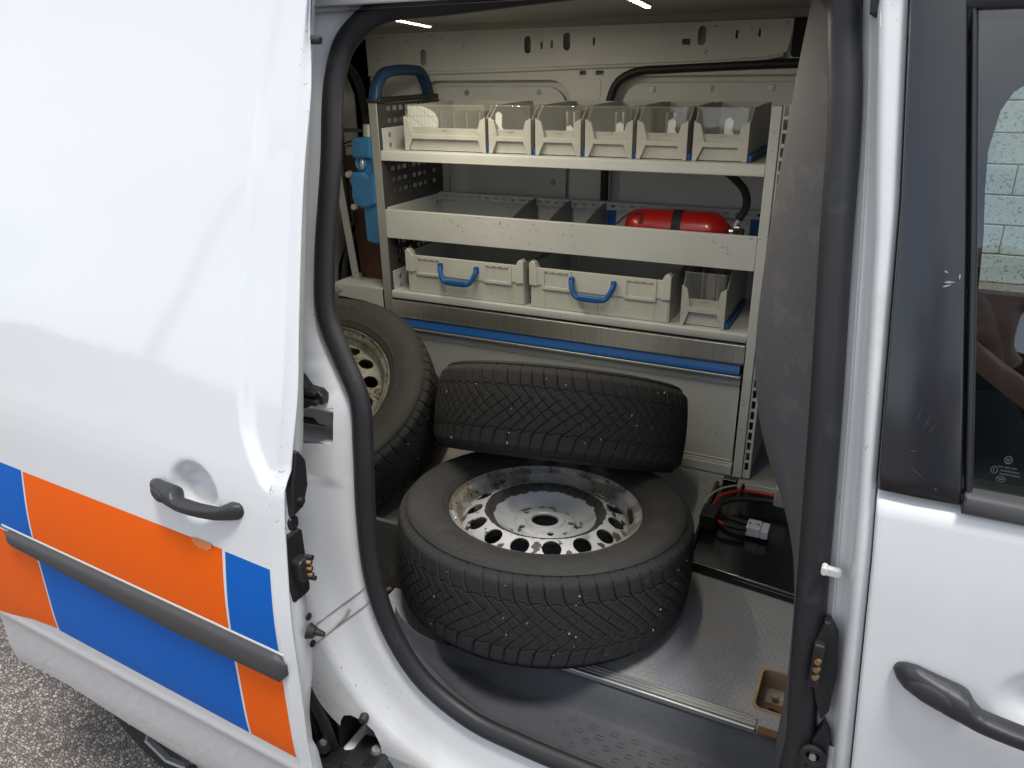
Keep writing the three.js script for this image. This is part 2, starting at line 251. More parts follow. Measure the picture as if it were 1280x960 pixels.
// ------------------------------------------------------------------ ground and surroundings
{
  const far = new THREE.PlaneGeometry(300, 300, 60, 60).rotateX(-Math.PI / 2);
  const uv = far.attributes.uv; for (let i = 0; i < uv.count; i++) uv.setXY(i, uv.getX(i) * 300, uv.getY(i) * 300);
  structure('ground', far, std(rgb(0.85, 0.81, 0.785), 0.9, { map: rep(T.asphalt.col, 2.4), bumpMap: rep(T.asphalt.bmp, 2.4), bumpScale: 0.005 }), 'pale coarse asphalt of exposed stones under the van');
  const st = [0, 1, 2].map((k) => { const g = new THREE.IcosahedronGeometry(1, 0), p = g.attributes.position; for (let i = 0; i < p.count; i++) { const h = hash(Math.round(p.getX(i) * 50), Math.round(p.getY(i) * 50), Math.round(p.getZ(i) * 50) + k); p.setXYZ(i, p.getX(i) * (0.7 + 0.6 * h), p.getY(i) * (0.45 + 0.3 * h), p.getZ(i) * (0.65 + 0.5 * h)); } g.computeVertexNormals(); return g; });
  const N = 2600, im = new THREE.InstancedMesh(st[0], std(rgb(0.23, 0.215, 0.195), 0.85), N), o = new THREE.Object3D();
  for (let i = 0; i < N; i++) { o.position.set(-3.4 + 2.8 * rnd(), 0.0005, -0.9 + 1.5 * rnd()); o.rotation.set(rnd() * 0.5, rnd() * 6.3, rnd() * 0.5); o.scale.setScalar(0.0025 + 0.0045 * rnd() * rnd()); o.updateMatrix(); im.setMatrixAt(i, o.matrix); const t = 0.6 + 0.9 * rnd(); im.setColorAt(i, rgb(t * (1 + 0.1 * rnd()), t, t * 0.94)); }
  im.name = 'loose_grit'; im.castShadow = im.receiveShadow = true; im.userData.kind = 'stuff'; im.userData.label = 'loose grit and small stones on the asphalt'; scene.add(im);
}
{ // a painted block wall beyond the van, seen through the cab
  const w = thing('block_wall', 'pale painted concrete block wall seen through the cab windows', 'wall', [1.0, 0, -6.1]);
  const geos = [0, 1, 2].map((k) => { const g = new RoundedBoxGeometry(0.444, 0.217, 0.1, 1, 0.006 + 0.002 * k); g.rotateZ((k - 1) * 0.004); return uvm(g); });
  const mats = [[0.58, 0.62, 0.59], [0.53, 0.57, 0.55], [0.61, 0.645, 0.615]].map((c) => std(rgb(...c), 0.85, { map: rep(T.block, 1.6), bumpMap: rep(T.block, 1.6), bumpScale: 0.004 }));
  part('mortar', box(-3.6, 3.6, 0, 2.02, -0.1, -0.056, 0), std(rgb(0.50, 0.56, 0.52), 0.95), w);
  for (let r = 0; r < 9; r++) for (let c = 0; c < 16; c++) {
    const b = part('concrete_block', geos[Math.floor(rnd() * 3)], mats[Math.floor(rnd() * 3)], w); b.position.set(-3.375 + c * 0.45 + (r % 2 ? 0.225 : 0), 0.112 + r * 0.225, -0.05 + 0.004 * rnd());
  }
}
{ // behind the photographer, mirrored in the paint: a far hedge of trees, a wooden pole with two wires
  const pole = thing('utility_pole', 'wooden utility pole with wires standing behind the photographer', 'pole', [-13.4, 0, 8.8]);
  part('pole', cyl([0, 0, 0], [0.05, 9.4, 0], 0.16, 0.11, 14), std(rgb(0.2, 0.16, 0.12), 0.9, { map: rep(T.wood, 1, 4) }), pole);
  part('crossarm', box(-0.9, 0.9, 8.8, 8.92, -0.06, 0.06, 0.01), M.board, pole);
  for (const s of [-0.7, 0.7]) { part('insulator', cyl([s, 8.92, 0], [s, 9.06, 0], 0.035, 0.02), M.white, pole); part('wire', tube([[s, 9.06, 0], [s + 6, 8.6, -2.2 + s], [s + 13, 8.5, -4.5 + s], [s + 24, 9.2, -8 + s]], 0.014, 40, 6), M.hose, pole); }
  const leaf = new THREE.BufferGeometry(); leaf.setAttribute('position', new THREE.Float32BufferAttribute([-0.5, 0, 0, 0.5, 0.1, 0, 0, 0.8, 0.2, -0.5, 0, 0, 0, 0.8, 0.2, -0.2, 0.4, -0.5], 3)); leaf.computeVertexNormals();
  const N = 16000, im = new THREE.InstancedMesh(leaf, std(rgb(0.06, 0.075, 0.04), 0.9), N), o = new THREE.Object3D();
  for (let i = 0; i < N; i++) { const a = (0.1 + 2.94 * rnd()), R = 62 + 8 * rnd(), top = 3.2 + 5.5 * fbm(a / 6.3, 0.3, 24, 301, 4) * fbm(a / 6.3, 0.7, 7, 303, 3); o.position.set(Math.cos(a) * R, Math.pow(rnd(), 0.8) * top, Math.sin(a) * R); o.rotation.set(rnd() * 6, rnd() * 6, rnd() * 6); o.scale.setScalar(0.6 + 0.9 * rnd()); o.updateMatrix(); im.setMatrixAt(i, o.matrix); }
  im.name = 'tree_belt'; im.userData.kind = 'stuff'; im.userData.label = 'far belt of trees round the open ground'; im.castShadow = true; scene.add(im);
}

// ------------------------------------------------------------------ the van: body side, opening, doors
const zBody = smoothAt([[0.2, -0.03], [0.45, -0.004], [0.65, 0], [0.9, -0.005], [1.1, -0.025], [1.3, -0.07], [1.5, -0.13], [1.73, -0.205], [1.85, -0.25]]);
const zDoorY = smoothAt([[0.3, 0.11], [0.36, 0.145], [0.45, 0.172], [0.56, 0.184], [0.65, 0.195], [0.9, 0.19], [1.1, 0.16], [1.3, 0.095], [1.5, 0.02], [1.73, -0.075], [1.85, -0.12]]);
const zDoor = (x, y) => zDoorY(y) + 0.05 * (x + 0.72);
const van = thing('panel_van', 'white panel van with its side door slid open and orange and blue panels', 'van');

const sealPts = [[-0.004, 0.738], [-0.010, 0.854], [-0.023, 1.053], [-0.040, 1.264], [-0.059, 1.455], [-0.072, 1.593], [-0.085, 1.674], [-0.098, 1.728], [-0.14, 1.762], [-0.22, 1.770], [-0.4, 1.766], [-0.647, 1.752], [-0.776, 1.743], [-0.815, 1.722], [-0.840, 1.696], [-0.851, 1.655], [-0.853, 1.615], [-0.845, 1.522], [-0.841, 1.359], [-0.830, 1.279], [-0.794, 1.214], [-0.756, 1.149], [-0.747, 1.064], [-0.746, 0.944], [-0.739, 0.819], [-0.710, 0.710], [-0.647, 0.616], [-0.548, 0.561], [-0.452, 0.548], [-0.36, 0.543], [-0.16, 0.541], [-0.07, 0.555], [-0.022, 0.614]];
const sealCurve = new THREE.CatmullRomCurve3(sealPts.map(([x, y]) => new THREE.Vector3(x, y, zBody(y) - 0.06)), true, 'centripetal');
const SN = 360, ring = sealCurve.getSpacedPoints(SN).slice(0, SN); // evenly spaced, counter-clockwise seen from outside (right side up, top, left side down, bottom)
const normals = ring.map((p, i) => { const a = ring[(i + SN - 1) % SN], b = ring[(i + 1) % SN]; const tx = b.x - a.x, ty = b.y - a.y, l = Math.hypot(tx, ty); return [ty / l, -tx / l]; }); // outward in x,y
{ // rubber seal: a hollow-looking bulb with a flat foot and a thin lip
  const prof = []; for (let k = 0; k <= 20; k++) { const a = k / 20 * 2 * Math.PI; prof.push([0.0175 * Math.cos(a) * (1 + 0.12 * Math.cos(2 * a)), 0.017 * Math.sin(a) + 0.004]); }
  const rows = [];
  for (let i = 0; i <= SN; i++) { const p = ring[i % SN], n = normals[i % SN]; rows.push(prof.map(([a, b]) => [p.x + n[0] * a, p.y + n[1] * a, p.z + b])); }
  const lip = []; for (let i = 0; i <= SN; i++) { const p = ring[i % SN], n = normals[i % SN]; lip.push([[0.016, -0.006], [0.025, -0.008], [0.027, -0.014], [0.018, -0.02]].map(([a, b]) => [p.x + n[0] * a, p.y + n[1] * a, p.z + b])); }
  part('door_seal', [loft(rows), loft(lip)], M.seal, van, 'black rubber seal round the side door opening');
}
// white frame of the opening: from the seal outwards to the sill, the rear pillar and the roof side
let frameMesh; // the white frame sheet, probed below for what lies on it
const probe = new THREE.Raycaster(); M.paintJamb.side = THREE.DoubleSide;
function onFrame(x, y) { probe.set(new THREE.Vector3(x, y, 1), new THREE.Vector3(0, 0, -1)); const h = probe.intersectObject(frameMesh, false); return h.length ? h[0].point.z : zBody(y) - 0.03; }
const linerX = at([[0.36, -0.832], [0.46, -0.845], [0.535, -0.870], [0.62, -0.886], [0.66, -0.93], [0.7, -1.02]]);
{
  const i0 = ring.findIndex((p) => p.x < -0.1 && p.y > 1.7), rows = [];
  for (let i = i0; i <= SN + 4; i++) {
    const p = ring[i % SN], n = normals[i % SN];
    const left = smoothstep(-n[0], 0.15, 0.85), bottom = n[1] < 0 ? 1 - left : 0, topp = n[1] > 0 ? 1 - left : 0;
    const row = [];
    const prof = bottom > 0 || p.y < 1.0 ? [[0, -0.008], [0.018, 0.0], [0.034, 0.012], [0.052, 0.017], [0.075, 0.021], [0.10, 0.03], [0.118, 0.046], [0.135, 0.055], [0.16, 0.058]] : [[0, -0.008], [0.014, -0.004], [0.03, 0.008], [0.045, 0.018], [0.06, 0.022], [0.075, 0.024], [0.1, 0.027], [0.13, 0.03], [0.16, 0.03]];
    for (let k = 0; k < prof.length; k++) {
      const [d, g] = prof[k]; let x = p.x + n[0] * d, y = p.y + n[1] * d;
      if (k === prof.length - 1 && left > 0.01) { const lx = y < 0.7 ? linerX(y) : -1.02; x = lerp(x, Math.min(x, lx), left); }
      if (y < 0.72) x = Math.max(x, linerX(y)); y = Math.max(y, 0.405);
      row.push([x, y, zBody(y) - 0.06 + g]);
    }
    rows.push(row);
  }
  let sheet = uvm(loft(rows, true).toNonIndexed());
  sheet = loft(rows, true);
  const recess = new THREE.BoxGeometry(0.12, 0.062, 0.2).applyMatrix4(new THREE.Matrix4().makeShear(0.12, 0, 0, 0, 0, 0)).translate(-0.858, 1.094, -0.05);
  const hingeHole = new THREE.ExtrudeGeometry(shape([[-0.812, 0.49], [-0.803, 0.508], [-0.785, 0.516], [-0.757, 0.512], [-0.735, 0.497], [-0.722, 0.465], [-0.722, 0.40], [-0.836, 0.40], [-0.824, 0.43]]), { depth: 0.3, bevelEnabled: false }).translate(0, 0, -0.2);
  sheet = cut(sheet, [recess, hingeHole], HOLLOW_SUBTRACTION);
  frameMesh = part('door_frame', sheet, M.paintJamb, van, 'white painted frame and sill round the side door opening');
  part('hinge_recess', [new THREE.BoxGeometry(0.14, 0.12, 0.004).translate(-0.765, 0.45, -0.13), new THREE.BoxGeometry(0.004, 0.12, 0.12).translate(-0.835, 0.45, -0.08), new THREE.BoxGeometry(0.09, 0.004, 0.09).translate(-0.785, 0.517, -0.095)].map((g) => uvm(g)), M.blackRough, van);
  part('rail_recess', [box(-0.93, -0.792, 1.055, 1.14, -0.125, -0.12, 0), box(-0.93, -0.797, 1.124, 1.128, -0.12, -0.072, 0), box(-0.93, -0.797, 1.056, 1.06, -0.12, -0.072, 0), box(-0.8, -0.797, 1.06, 1.124, -0.12, -0.08, 0)], M.paintJamb, van);
}
{ // roller bracket of the sliding door in its recess, stops and bumpers on the pillar
  const s = shape([[-0.93, 1.118], [-0.815, 1.124], [-0.808, 1.116], [-0.808, 1.1], [-0.82, 1.092], [-0.838, 1.092], [-0.85, 1.103], [-0.93, 1.098]]); s.holes.push(new THREE.Path().absarc(-0.828, 1.104, 0.003, 0, 6.3));
  const rail = part('roller_bracket', [plate(s, -0.083, -0.079, 0.0008), box(-0.93, -0.812, 1.119, 1.123, -0.1, -0.0795, 0.0008)], M.galv, van);
  part('roller', cyl([-0.93, 1.085, -0.09], [-0.835, 1.09, -0.09], 0.006), M.black, rail);
  const st = shape([[-0.9, 1.17], [-0.868, 1.19], [-0.853, 1.186], [-0.838, 1.168], [-0.815, 1.166], [-0.806, 1.158], [-0.808, 1.142], [-0.83, 1.139], [-0.845, 1.128], [-0.86, 1.124], [-0.9, 1.128]]);
  const stop = part('door_stop', [plate(st, -0.078, -0.058, 0.003), plate(roundRect(-0.86, -0.81, 1.143, 1.153, 0.004), -0.058, -0.046, 0.002), plate(roundRect(-0.85, -0.815, 1.157, 1.166, 0.004), -0.06, -0.05, 0.002)], M.black, van, 'black rubber stop on the rear door pillar');
  parts('screw', [cyl([-0.855, 1.176, -0.058], [-0.855, 1.176, -0.055], 0.005), cyl([-0.858, 1.137, -0.052], [-0.858, 1.137, -0.0465], 0.006)], M.blackRough, stop);
  part('bumper', [cyl([-0.755, 0.536, -0.04], [-0.752, 0.522, 0.0], 0.011, 0.009), cyl([-0.752, 0.522, 0.0], [-0.7515, 0.5205, 0.004], 0.009, 0.005)], M.black, van, 'small black rubber bumper above the lower hinge arm');
  // sealant and panel joints across the pillar
  const lay = (pts, r, n, lift) => { const c = new THREE.CatmullRomCurve3(pts.map(([x, y]) => new THREE.Vector3(x, y, 0))).getSpacedPoints(n); return tube(c.map((p) => [p.x, p.y, onFrame(p.x, p.y) + lift]), r, n, 8); };
  part('sealant', lay([[-0.93, 0.640], [-0.88, 0.662], [-0.855, 0.668], [-0.825, 0.692], [-0.80, 0.720], [-0.787, 0.742]], 0.0026, 40, 0.0014), std(rgb(0.50, 0.49, 0.45), 0.7), van, 'wavy bead of grey sealant across the rear pillar');
  part('panel_joint', lay([[-0.90, 0.659], [-0.83, 0.721], [-0.775, 0.772], [-0.757, 0.789]], 0.0011, 40, 0.0012), M.galv, van);
  part('panel_joint', lay([[-0.895, 0.626], [-0.83, 0.684], [-0.765, 0.745], [-0.745, 0.764]], 0.0011, 40, 0.0012), M.galv, van);
  const arm = part('hinge_arm', [plate(shape([[-0.99, 0.358], [-0.96, 0.342], [-0.90, 0.372], [-0.83, 0.398], [-0.74, 0.418], [-0.695, 0.43], [-0.692, 0.412], [-0.715, 0.398], [-0.82, 0.372], [-0.90, 0.34], [-0.98, 0.30], [-1.01, 0.32]]), -0.03, 0.03, 0.004), cyl([-0.735, 0.425, -0.01], [-0.735, 0.444, -0.01], 0.017, 0.014), plate(shape([[-0.80, 0.41], [-0.79, 0.425], [-0.75, 0.43], [-0.715, 0.448], [-0.70, 0.438], [-0.69, 0.42], [-0.72, 0.405]]), -0.05, 0.03, 0.005), cyl([-0.86, 0.402, 0.0], [-0.861, 0.416, 0.0], 0.016, 0.013)], M.black, van, 'black lower hinge arm of the sliding door');
  parts('bolt', [cyl([-0.735, 0.444, -0.01], [-0.735, 0.45, -0.01], 0.01, 0.009, 16), cyl([-0.86, 0.416, 0.0], [-0.86, 0.421, 0.0], 0.008, 0.007, 6)], M.galv, arm);
  part('latch_lever', [tube([[-0.80, 0.445, -0.07], [-0.785, 0.46, -0.05], [-0.772, 0.478, -0.04]], 0.0055, 24, 8), (() => { const g = plate(roundRect(-0.026, 0.03, -0.006, 0.006, 0.0055), -0.038, -0.028, 0.002); g.rotateZ(-0.22); g.translate(-0.763, 0.486, 0); return g; })(), (() => { const g = plate(roundRect(-0.006, 0.006, -0.014, 0.016, 0.0055), -0.037, -0.029, 0.002); g.rotateZ(0.25); g.translate(-0.738, 0.484, 0); return g; })()], M.white, van, 'white plastic lever inside the lower hinge pocket');
  part('sill_film', (() => { const r = []; for (const x of [-0.705, -0.64, -0.56, -0.45, -0.3, -0.1, 0.0]) r.push([[x, 0.447, zBody(0.447) + 0.0005], [x + 0.004, 0.425, zBody(0.425) + 0.003]]); return loft(r); })(), std(rgb(0.52, 0.56, 0.57), 0.35, { map: rep(T.scuff, 8) }), van, 'pale protective film along the sill edge');
}
{ // B pillar jamb: gutter, ridge and edge of the front door, in white
  const ridge = at([[0.4, 0.07], [0.786, 0.045], [0.978, 0.032], [1.171, 0.016], [1.466, -0.014], [1.724, -0.053], [1.85, -0.07]]), so = at([[0.4, 0.0], [0.62, 0.002], [0.746, 0.015], [0.861, 0.007], [1.058, -0.007], [1.266, -0.024], [1.456, -0.042], [1.593, -0.057], [1.674, -0.068], [1.727, -0.077], [1.85, -0.1]]);
  const seam = at([[0.3, 0.092], [0.812, 0.058], [1.106, 0.037], [1.191, 0.029], [1.514, 0.001], [1.722, -0.025], [1.85, -0.04]]);
  const rows = []; for (let y = 0.4; y <= 1.86; y += 0.02) { const z = zBody(y), a = so(y), r = ridge(y), s = seam(y); rows.push([[a - 0.018, y, z - 0.075], [a - 0.004, y, z - 0.072], [a + 0.006, y, z - 0.062], [lerp(a, r, 0.5), y, z - 0.060], [r - 0.009, y, z - 0.057], [r - 0.005, y, z - 0.045], [r - 0.002, y, z - 0.022], [r + 0.003, y, z - 0.013], [r + 0.009, y, z - 0.011], [lerp(r, s, 0.75), y, z - 0.012], [s + 0.001, y, z - 0.014], [s + 0.003, y, z - 0.02], [s + 0.003, y, z - 0.06]]); }
  part('door_pillar', loft(rows), M.paintJamb, van, 'white door pillar between the side opening and the front door');
  const seamBead = []; for (let y = 0.6; y < 1.75; y += 0.05) seamBead.push([so(y) + 0.011, y, zBody(y) - 0.0605]);
  part('seam_bead', tube(seamBead, 0.0022, 60, 6), M.white, van);
  // clip, contact block, striker, stop
  part('clip', [plate(roundRect(-0.013, 0.012, 1.049, 1.061, 0.005), zBody(1.05) - 0.045, zBody(1.05) - 0.036, 0.002), plate(roundRect(-0.013, -0.005, 1.052, 1.065, 0.004), zBody(1.05) - 0.043, zBody(1.05) - 0.03, 0.002)], M.white, van, 'white plastic clip on the door pillar');
  const z1 = zBody(0.9) - 0.06;
  const cb = part('contact_block', [plate(shape([[0.002, 0.985], [0.009, 0.985], [0.02, 0.965], [0.027, 0.90], [0.026, 0.84], [0.018, 0.822], [0.008, 0.85], [0.0, 0.88], [-0.004, 0.91], [-0.004, 0.955]]), z1, z1 + 0.02, 0.003), plate(roundRect(-0.006, 0.008, 0.885, 0.955, 0.003), z1 + 0.015, z1 + 0.032, 0.003)], M.black, van, 'black contact block with three pins on the door pillar');
  for (let k = 0; k < 3; k++) part('contact_pin', cyl([0.003, 0.905 + k * 0.013, z1 + 0.03], [0.001, 0.905 + k * 0.013, z1 + 0.036], 0.0045, 0.004, 12), M.brass, cb);
  const sk = part('striker', [plate(shape([[0.022, 0.82], [0.033, 0.80], [0.036, 0.74], [0.02, 0.72], [0.01, 0.74], [0.012, 0.785]]), zBody(0.77) - 0.06, zBody(0.77) - 0.04, 0.003), new THREE.TorusGeometry(0.013, 0.005, 8, 20).translate(0.016, 0.765, zBody(0.77) - 0.036)], M.black, van, 'black striker plate at the foot of the door pillar');
  part('bolt', cyl([0.016, 0.765, zBody(0.77) - 0.04], [0.016, 0.765, zBody(0.77) - 0.03], 0.006, 0.005, 6), M.galv, sk);
  part('upper_stop', plate(shape([[-0.064, 1.74], [-0.045, 1.74], [-0.05, 1.712], [-0.056, 1.706], [-0.062, 1.71]]), zBody(1.72) - 0.05, zBody(1.72) - 0.02, 0.003), M.black, van);

  // front door: skin with a scooped handle recess, black pillar cover, waist strip, window
  const fd = new THREE.Group(); fd.name = 'front_door'; van.add(fd); fd.userData.label = 'white front door with black pillar cover and window';
  const dish = (x, y) => { const d = Math.hypot((x - 0.268) / 0.082, (y - 0.972) / 0.058); return 0.02 * (1 - smoothstep(d, 0.35, 1)); };
  const skin = []; for (let y = 0.3; y <= 1.1935; y += y > 0.88 && y < 1.06 ? 0.004 : 0.02) { const s = seam(y) + 0.004, row = [[s, y, zBody(y) - 0.05], [s, y, zBody(y) - 0.006], [s + 0.001, y, zBody(y) - 0.002], [s + 0.004, y, zBody(y)]]; let x = s + 0.01; while (x < 1.15) { row.push([x, y, zBody(y) - dish(x, y)]); x += x < 0.38 ? 0.005 : 0.04; if (row.length > 98) break; } while (row.length < 99) { x += 0.03; row.push([x, y, zBody(y)]); } skin.push(row.slice(0, 99)); }
  skin.push(skin[skin.length - 1].map((p) => [p[0], 1.192, zBody(1.192) - 0.03]));
  part('door_skin', loft(skin), M.paint, fd);
  const tr = at([[1.188, 0.122], [1.477, 0.077], [1.719, 0.037], [1.85, 0.02]]);
  const cov = []; for (let y = 1.194; y <= 1.86; y += 0.02) { const a = seam(y) + 0.004, b = tr(y) - 0.001, z = zBody(y); cov.push([[a, y, z - 0.04], [a, y, z - 0.001], [a + 0.003, y, z + 0.003], [lerp(a, b, 0.5), y, z + 0.0045], [b - 0.003, y, z + 0.003], [b, y, z - 0.001], [b, y, z - 0.03]]); }
  cov.unshift(cov[0].map((p) => [p[0], p[1] - 0.001, p[2] - 0.02]));
  const cover = part('pillar_cover', loft(cov), M.appliq, fd, 'black scratched cover on the door pillar beside the window');
  { const marks = []; const mk = (x, y, dx, dy, w) => { const l = Math.hypot(dx, dy), nx = -dy / l * w, ny = dx / l * w; marks.push(loft([[[x - nx * 0.2, y - ny * 0.2, 0], [x + nx * 0.2, y + ny * 0.2, 0]], [[x + dx * 0.4 - nx, y + dy * 0.4 - ny, 0], [x + dx * 0.4 + nx, y + dy * 0.4 + ny, 0]], [[x + dx - nx * 0.2, y + dy - ny * 0.2, 0], [x + dx + nx * 0.2, y + dy + ny * 0.2, 0]]].map((r) => r.map(([a, b]) => [a, b, zBody(b) + 0.0052])))); };
    mk(0.062, 1.432, 0.010, 0.001, 0.0013); mk(0.061, 1.427, 0.008, 0.003, 0.0011); mk(0.060, 1.444, 0.004, -0.002, 0.0011); mk(0.0755, 1.442, 0.0005, -0.006, 0.0011);
    mk(0.062, 1.228, 0.018, -0.012, 0.0004); mk(0.058, 1.246, 0.009, 0.0005, 0.0005); mk(0.068, 1.272, 0.005, 0.018, 0.0003); mk(0.073, 1.268, 0.009, 0.016, 0.0003); mk(0.060, 1.280, 0.004, 0.02, 0.0003); mk(0.090, 1.208, 0.003, -0.001, 0.0009);
    parts('scratch', marks.splice(4), std(rgb(0.085, 0.087, 0.092), 0.7), cover, 'faint scratch in the black pillar cover'); parts('paint_chip', marks, std(rgb(0.30, 0.31, 0.32), 0.7), cover, 'pale chip in the black pillar cover'); }
  const strip = []; for (let x = 0.122; x <= 1.16; x += 0.05) strip.push([[x, 1.186, zBody(1.19) - 0.006], [x, 1.1855, zBody(1.19) + 0.005], [x, 1.190, zBody(1.19) + 0.009], [x, 1.203, zBody(1.203) + 0.008], [x, 1.208, zBody(1.208) + 0.002], [x, 1.208, zBody(1.208) - 0.015]]);
  part('waist_strip', [loft(strip), box(0.121, 0.123, 1.186, 1.207, zBody(1.19) - 0.012, zBody(1.19) + 0.006, 0)], M.mould, fd);
  const frm = []; for (let y = 1.2; y <= 1.73; y += 0.02) { const a = tr(y) + 0.002, z = zBody(y); frm.push([[a, y, z - 0.02], [a, y, z - 0.003], [a + 0.003, y, z], [a + 0.007, y, z - 0.003], [a + 0.009, y, z - 0.014], [a + 0.009, y, z - 0.03]]); }
  const top = []; for (let x = 0.0; x <= 1.2; x += 0.05) top.push([[x, 1.85, zBody(1.85) + 0.002], [x, 1.735, zBody(1.735) + 0.003], [x, 1.712, zBody(1.712) + 0.001], [x, 1.708, zBody(1.708) - 0.012], [x, 1.708, zBody(1.7) - 0.04]]);
  part('window_frame', [loft(frm), loft(top)], M.black, fd);
  const gl = []; for (let y = 1.19; y <= 1.721; y += 0.02) gl.push([0, 1, 2, 3, 4, 5, 6].map((k) => [lerp(tr(y) + 0.006, 1.05, k / 6), y, zBody(y) - 0.011 + 0.022 * (y - 1.45)]));
  const glass = part('window_glass', loft(gl), M.glass, fd, 'tinted glass of the front door window');
  { // etched approval mark low on the glass: a badge, two rows of small type, a ring
    const c = document.createElement('canvas'); c.width = 256; c.height = 192; const q = c.getContext('2d'); q.clearRect(0, 0, 256, 192); q.strokeStyle = q.fillStyle = '#fff'; q.lineWidth = 5;
    q.beginPath(); q.arc(128, 34, 25, 0, 7); q.stroke(); q.beginPath(); q.moveTo(112, 20); q.lineTo(121, 40); q.lineTo(128, 26); q.lineTo(135, 40); q.lineTo(144, 20); q.moveTo(117, 46); q.lineTo(128, 54); q.lineTo(139, 46); q.stroke();
    for (const [y, x0, x1, s] of [[78, 70, 190, 9], [102, 90, 220, 10], [124, 90, 225, 10]]) for (let x = x0; x < x1; x += s) if ((x * 7 + y) % 5) q.fillRect(x, y, s * 0.6, 11);
    q.beginPath(); q.arc(50, 112, 22, 0, 7); q.stroke(); q.fillRect(44, 100, 6, 24); q.beginPath(); q.ellipse(104, 165, 30, 17, 0, 0, 7); q.stroke(); q.fillRect(86, 160, 36, 9);
    const t = new THREE.CanvasTexture(c); t.colorSpace = THREE.SRGBColorSpace;
    const mark = []; for (const y of [1.219, 1.252]) mark.push([[0.139, y, zBody(y) - 0.0095 + 0.022 * (y - 1.45)], [0.176, y, zBody(y) - 0.0095 + 0.022 * (y - 1.45)]]); const g = loft(mark); g.setAttribute('uv', new THREE.Float32BufferAttribute([0, 0, 1, 0, 0, 1, 1, 1], 2));
    part('glass_mark', g, new THREE.MeshStandardMaterial({ color: rgb(0.07, 0.085, 0.085), map: t, transparent: true, roughness: 0.6 }), glass, 'small etched approval mark on the window glass'); }
  doorHandle(fd, [0.086, 0.974], 0.235, -0.13, 1.25, zBody, 'black pull handle of the front door');
  part('door_inner', [box(0.07, 1.1, 0.35, 1.19, -0.13, -0.10, 0.005)], M.blackRough, fd);
}
function doorHandle(parent, [x0, y0], len, slope, k, zf, label) { // a bow grip standing off the skin, thick at both ends, with a lock cap at its left end
  const up = at([[0, 0.001], [0.015, 0.008], [0.05, 0.0135], [0.1, 0.0165], [0.3, 0.017], [0.345, 0.015], [0.375, 0.0085], [0.42, 0.0065], [0.6, 0.0055], [0.8, 0.007], [0.85, 0.011], [0.88, 0.0135], [0.94, 0.013], [0.98, 0.009], [1, 0.001]]), dn = at([[0, 0.001], [0.02, 0.008], [0.06, 0.012], [0.15, 0.0145], [0.5, 0.0125], [0.88, 0.0145], [0.95, 0.013], [0.985, 0.008], [1, 0.001]]);
  const stand = at([[0, 0], [0.33, 0], [0.4, 0.013], [0.78, 0.013], [0.87, 0], [1, 0]]), rows = [], N = 90;
  for (let i = 0; i <= N; i++) {
    const t = i / N, x = x0 + len * t, y = y0 + slope * len * t - 0.004 * k * Math.sin(Math.PI * t), out = (0.009 + 0.024 * Math.sin(Math.PI * t) ** 0.8) * k - (Math.abs(t - 0.235) < 0.009 ? 0.0012 : 0), inn = stand(t) * k - 0.003, row = [], end = Math.sqrt(clamp(Math.min(t, 1 - t) / 0.06, 0, 1));
    for (let j = 0; j <= 24; j++) { const a = j / 24 * 2 * Math.PI, c = Math.cos(a), q = Math.sin(a), hy = (c > 0 ? up(t) : dn(t)) * k; row.push([x, y + Math.sign(c) * Math.abs(c) ** 0.75 * hy, zf(y) + lerp(inn, out * (0.4 + 0.6 * end), 0.5 + 0.5 * Math.sign(q) * Math.abs(q) ** 0.8)]); }
    rows.push(row);
  }
  const h = part('door_handle', loft(rows), M.handle, parent, label);
  part('lock_cap', (() => { const e = new THREE.SphereGeometry(1, 24, 16).scale(0.021 * k, 0.0105 * k, 0.0045 * k); e.rotateY(-0.32); e.rotateZ(slope * 0.8); e.translate(x0 + 0.032 * k, y0 + slope * 0.03 - 0.002 * k, zf(y0) + 0.0215 * k); return e; })(), M.handle, h);
}
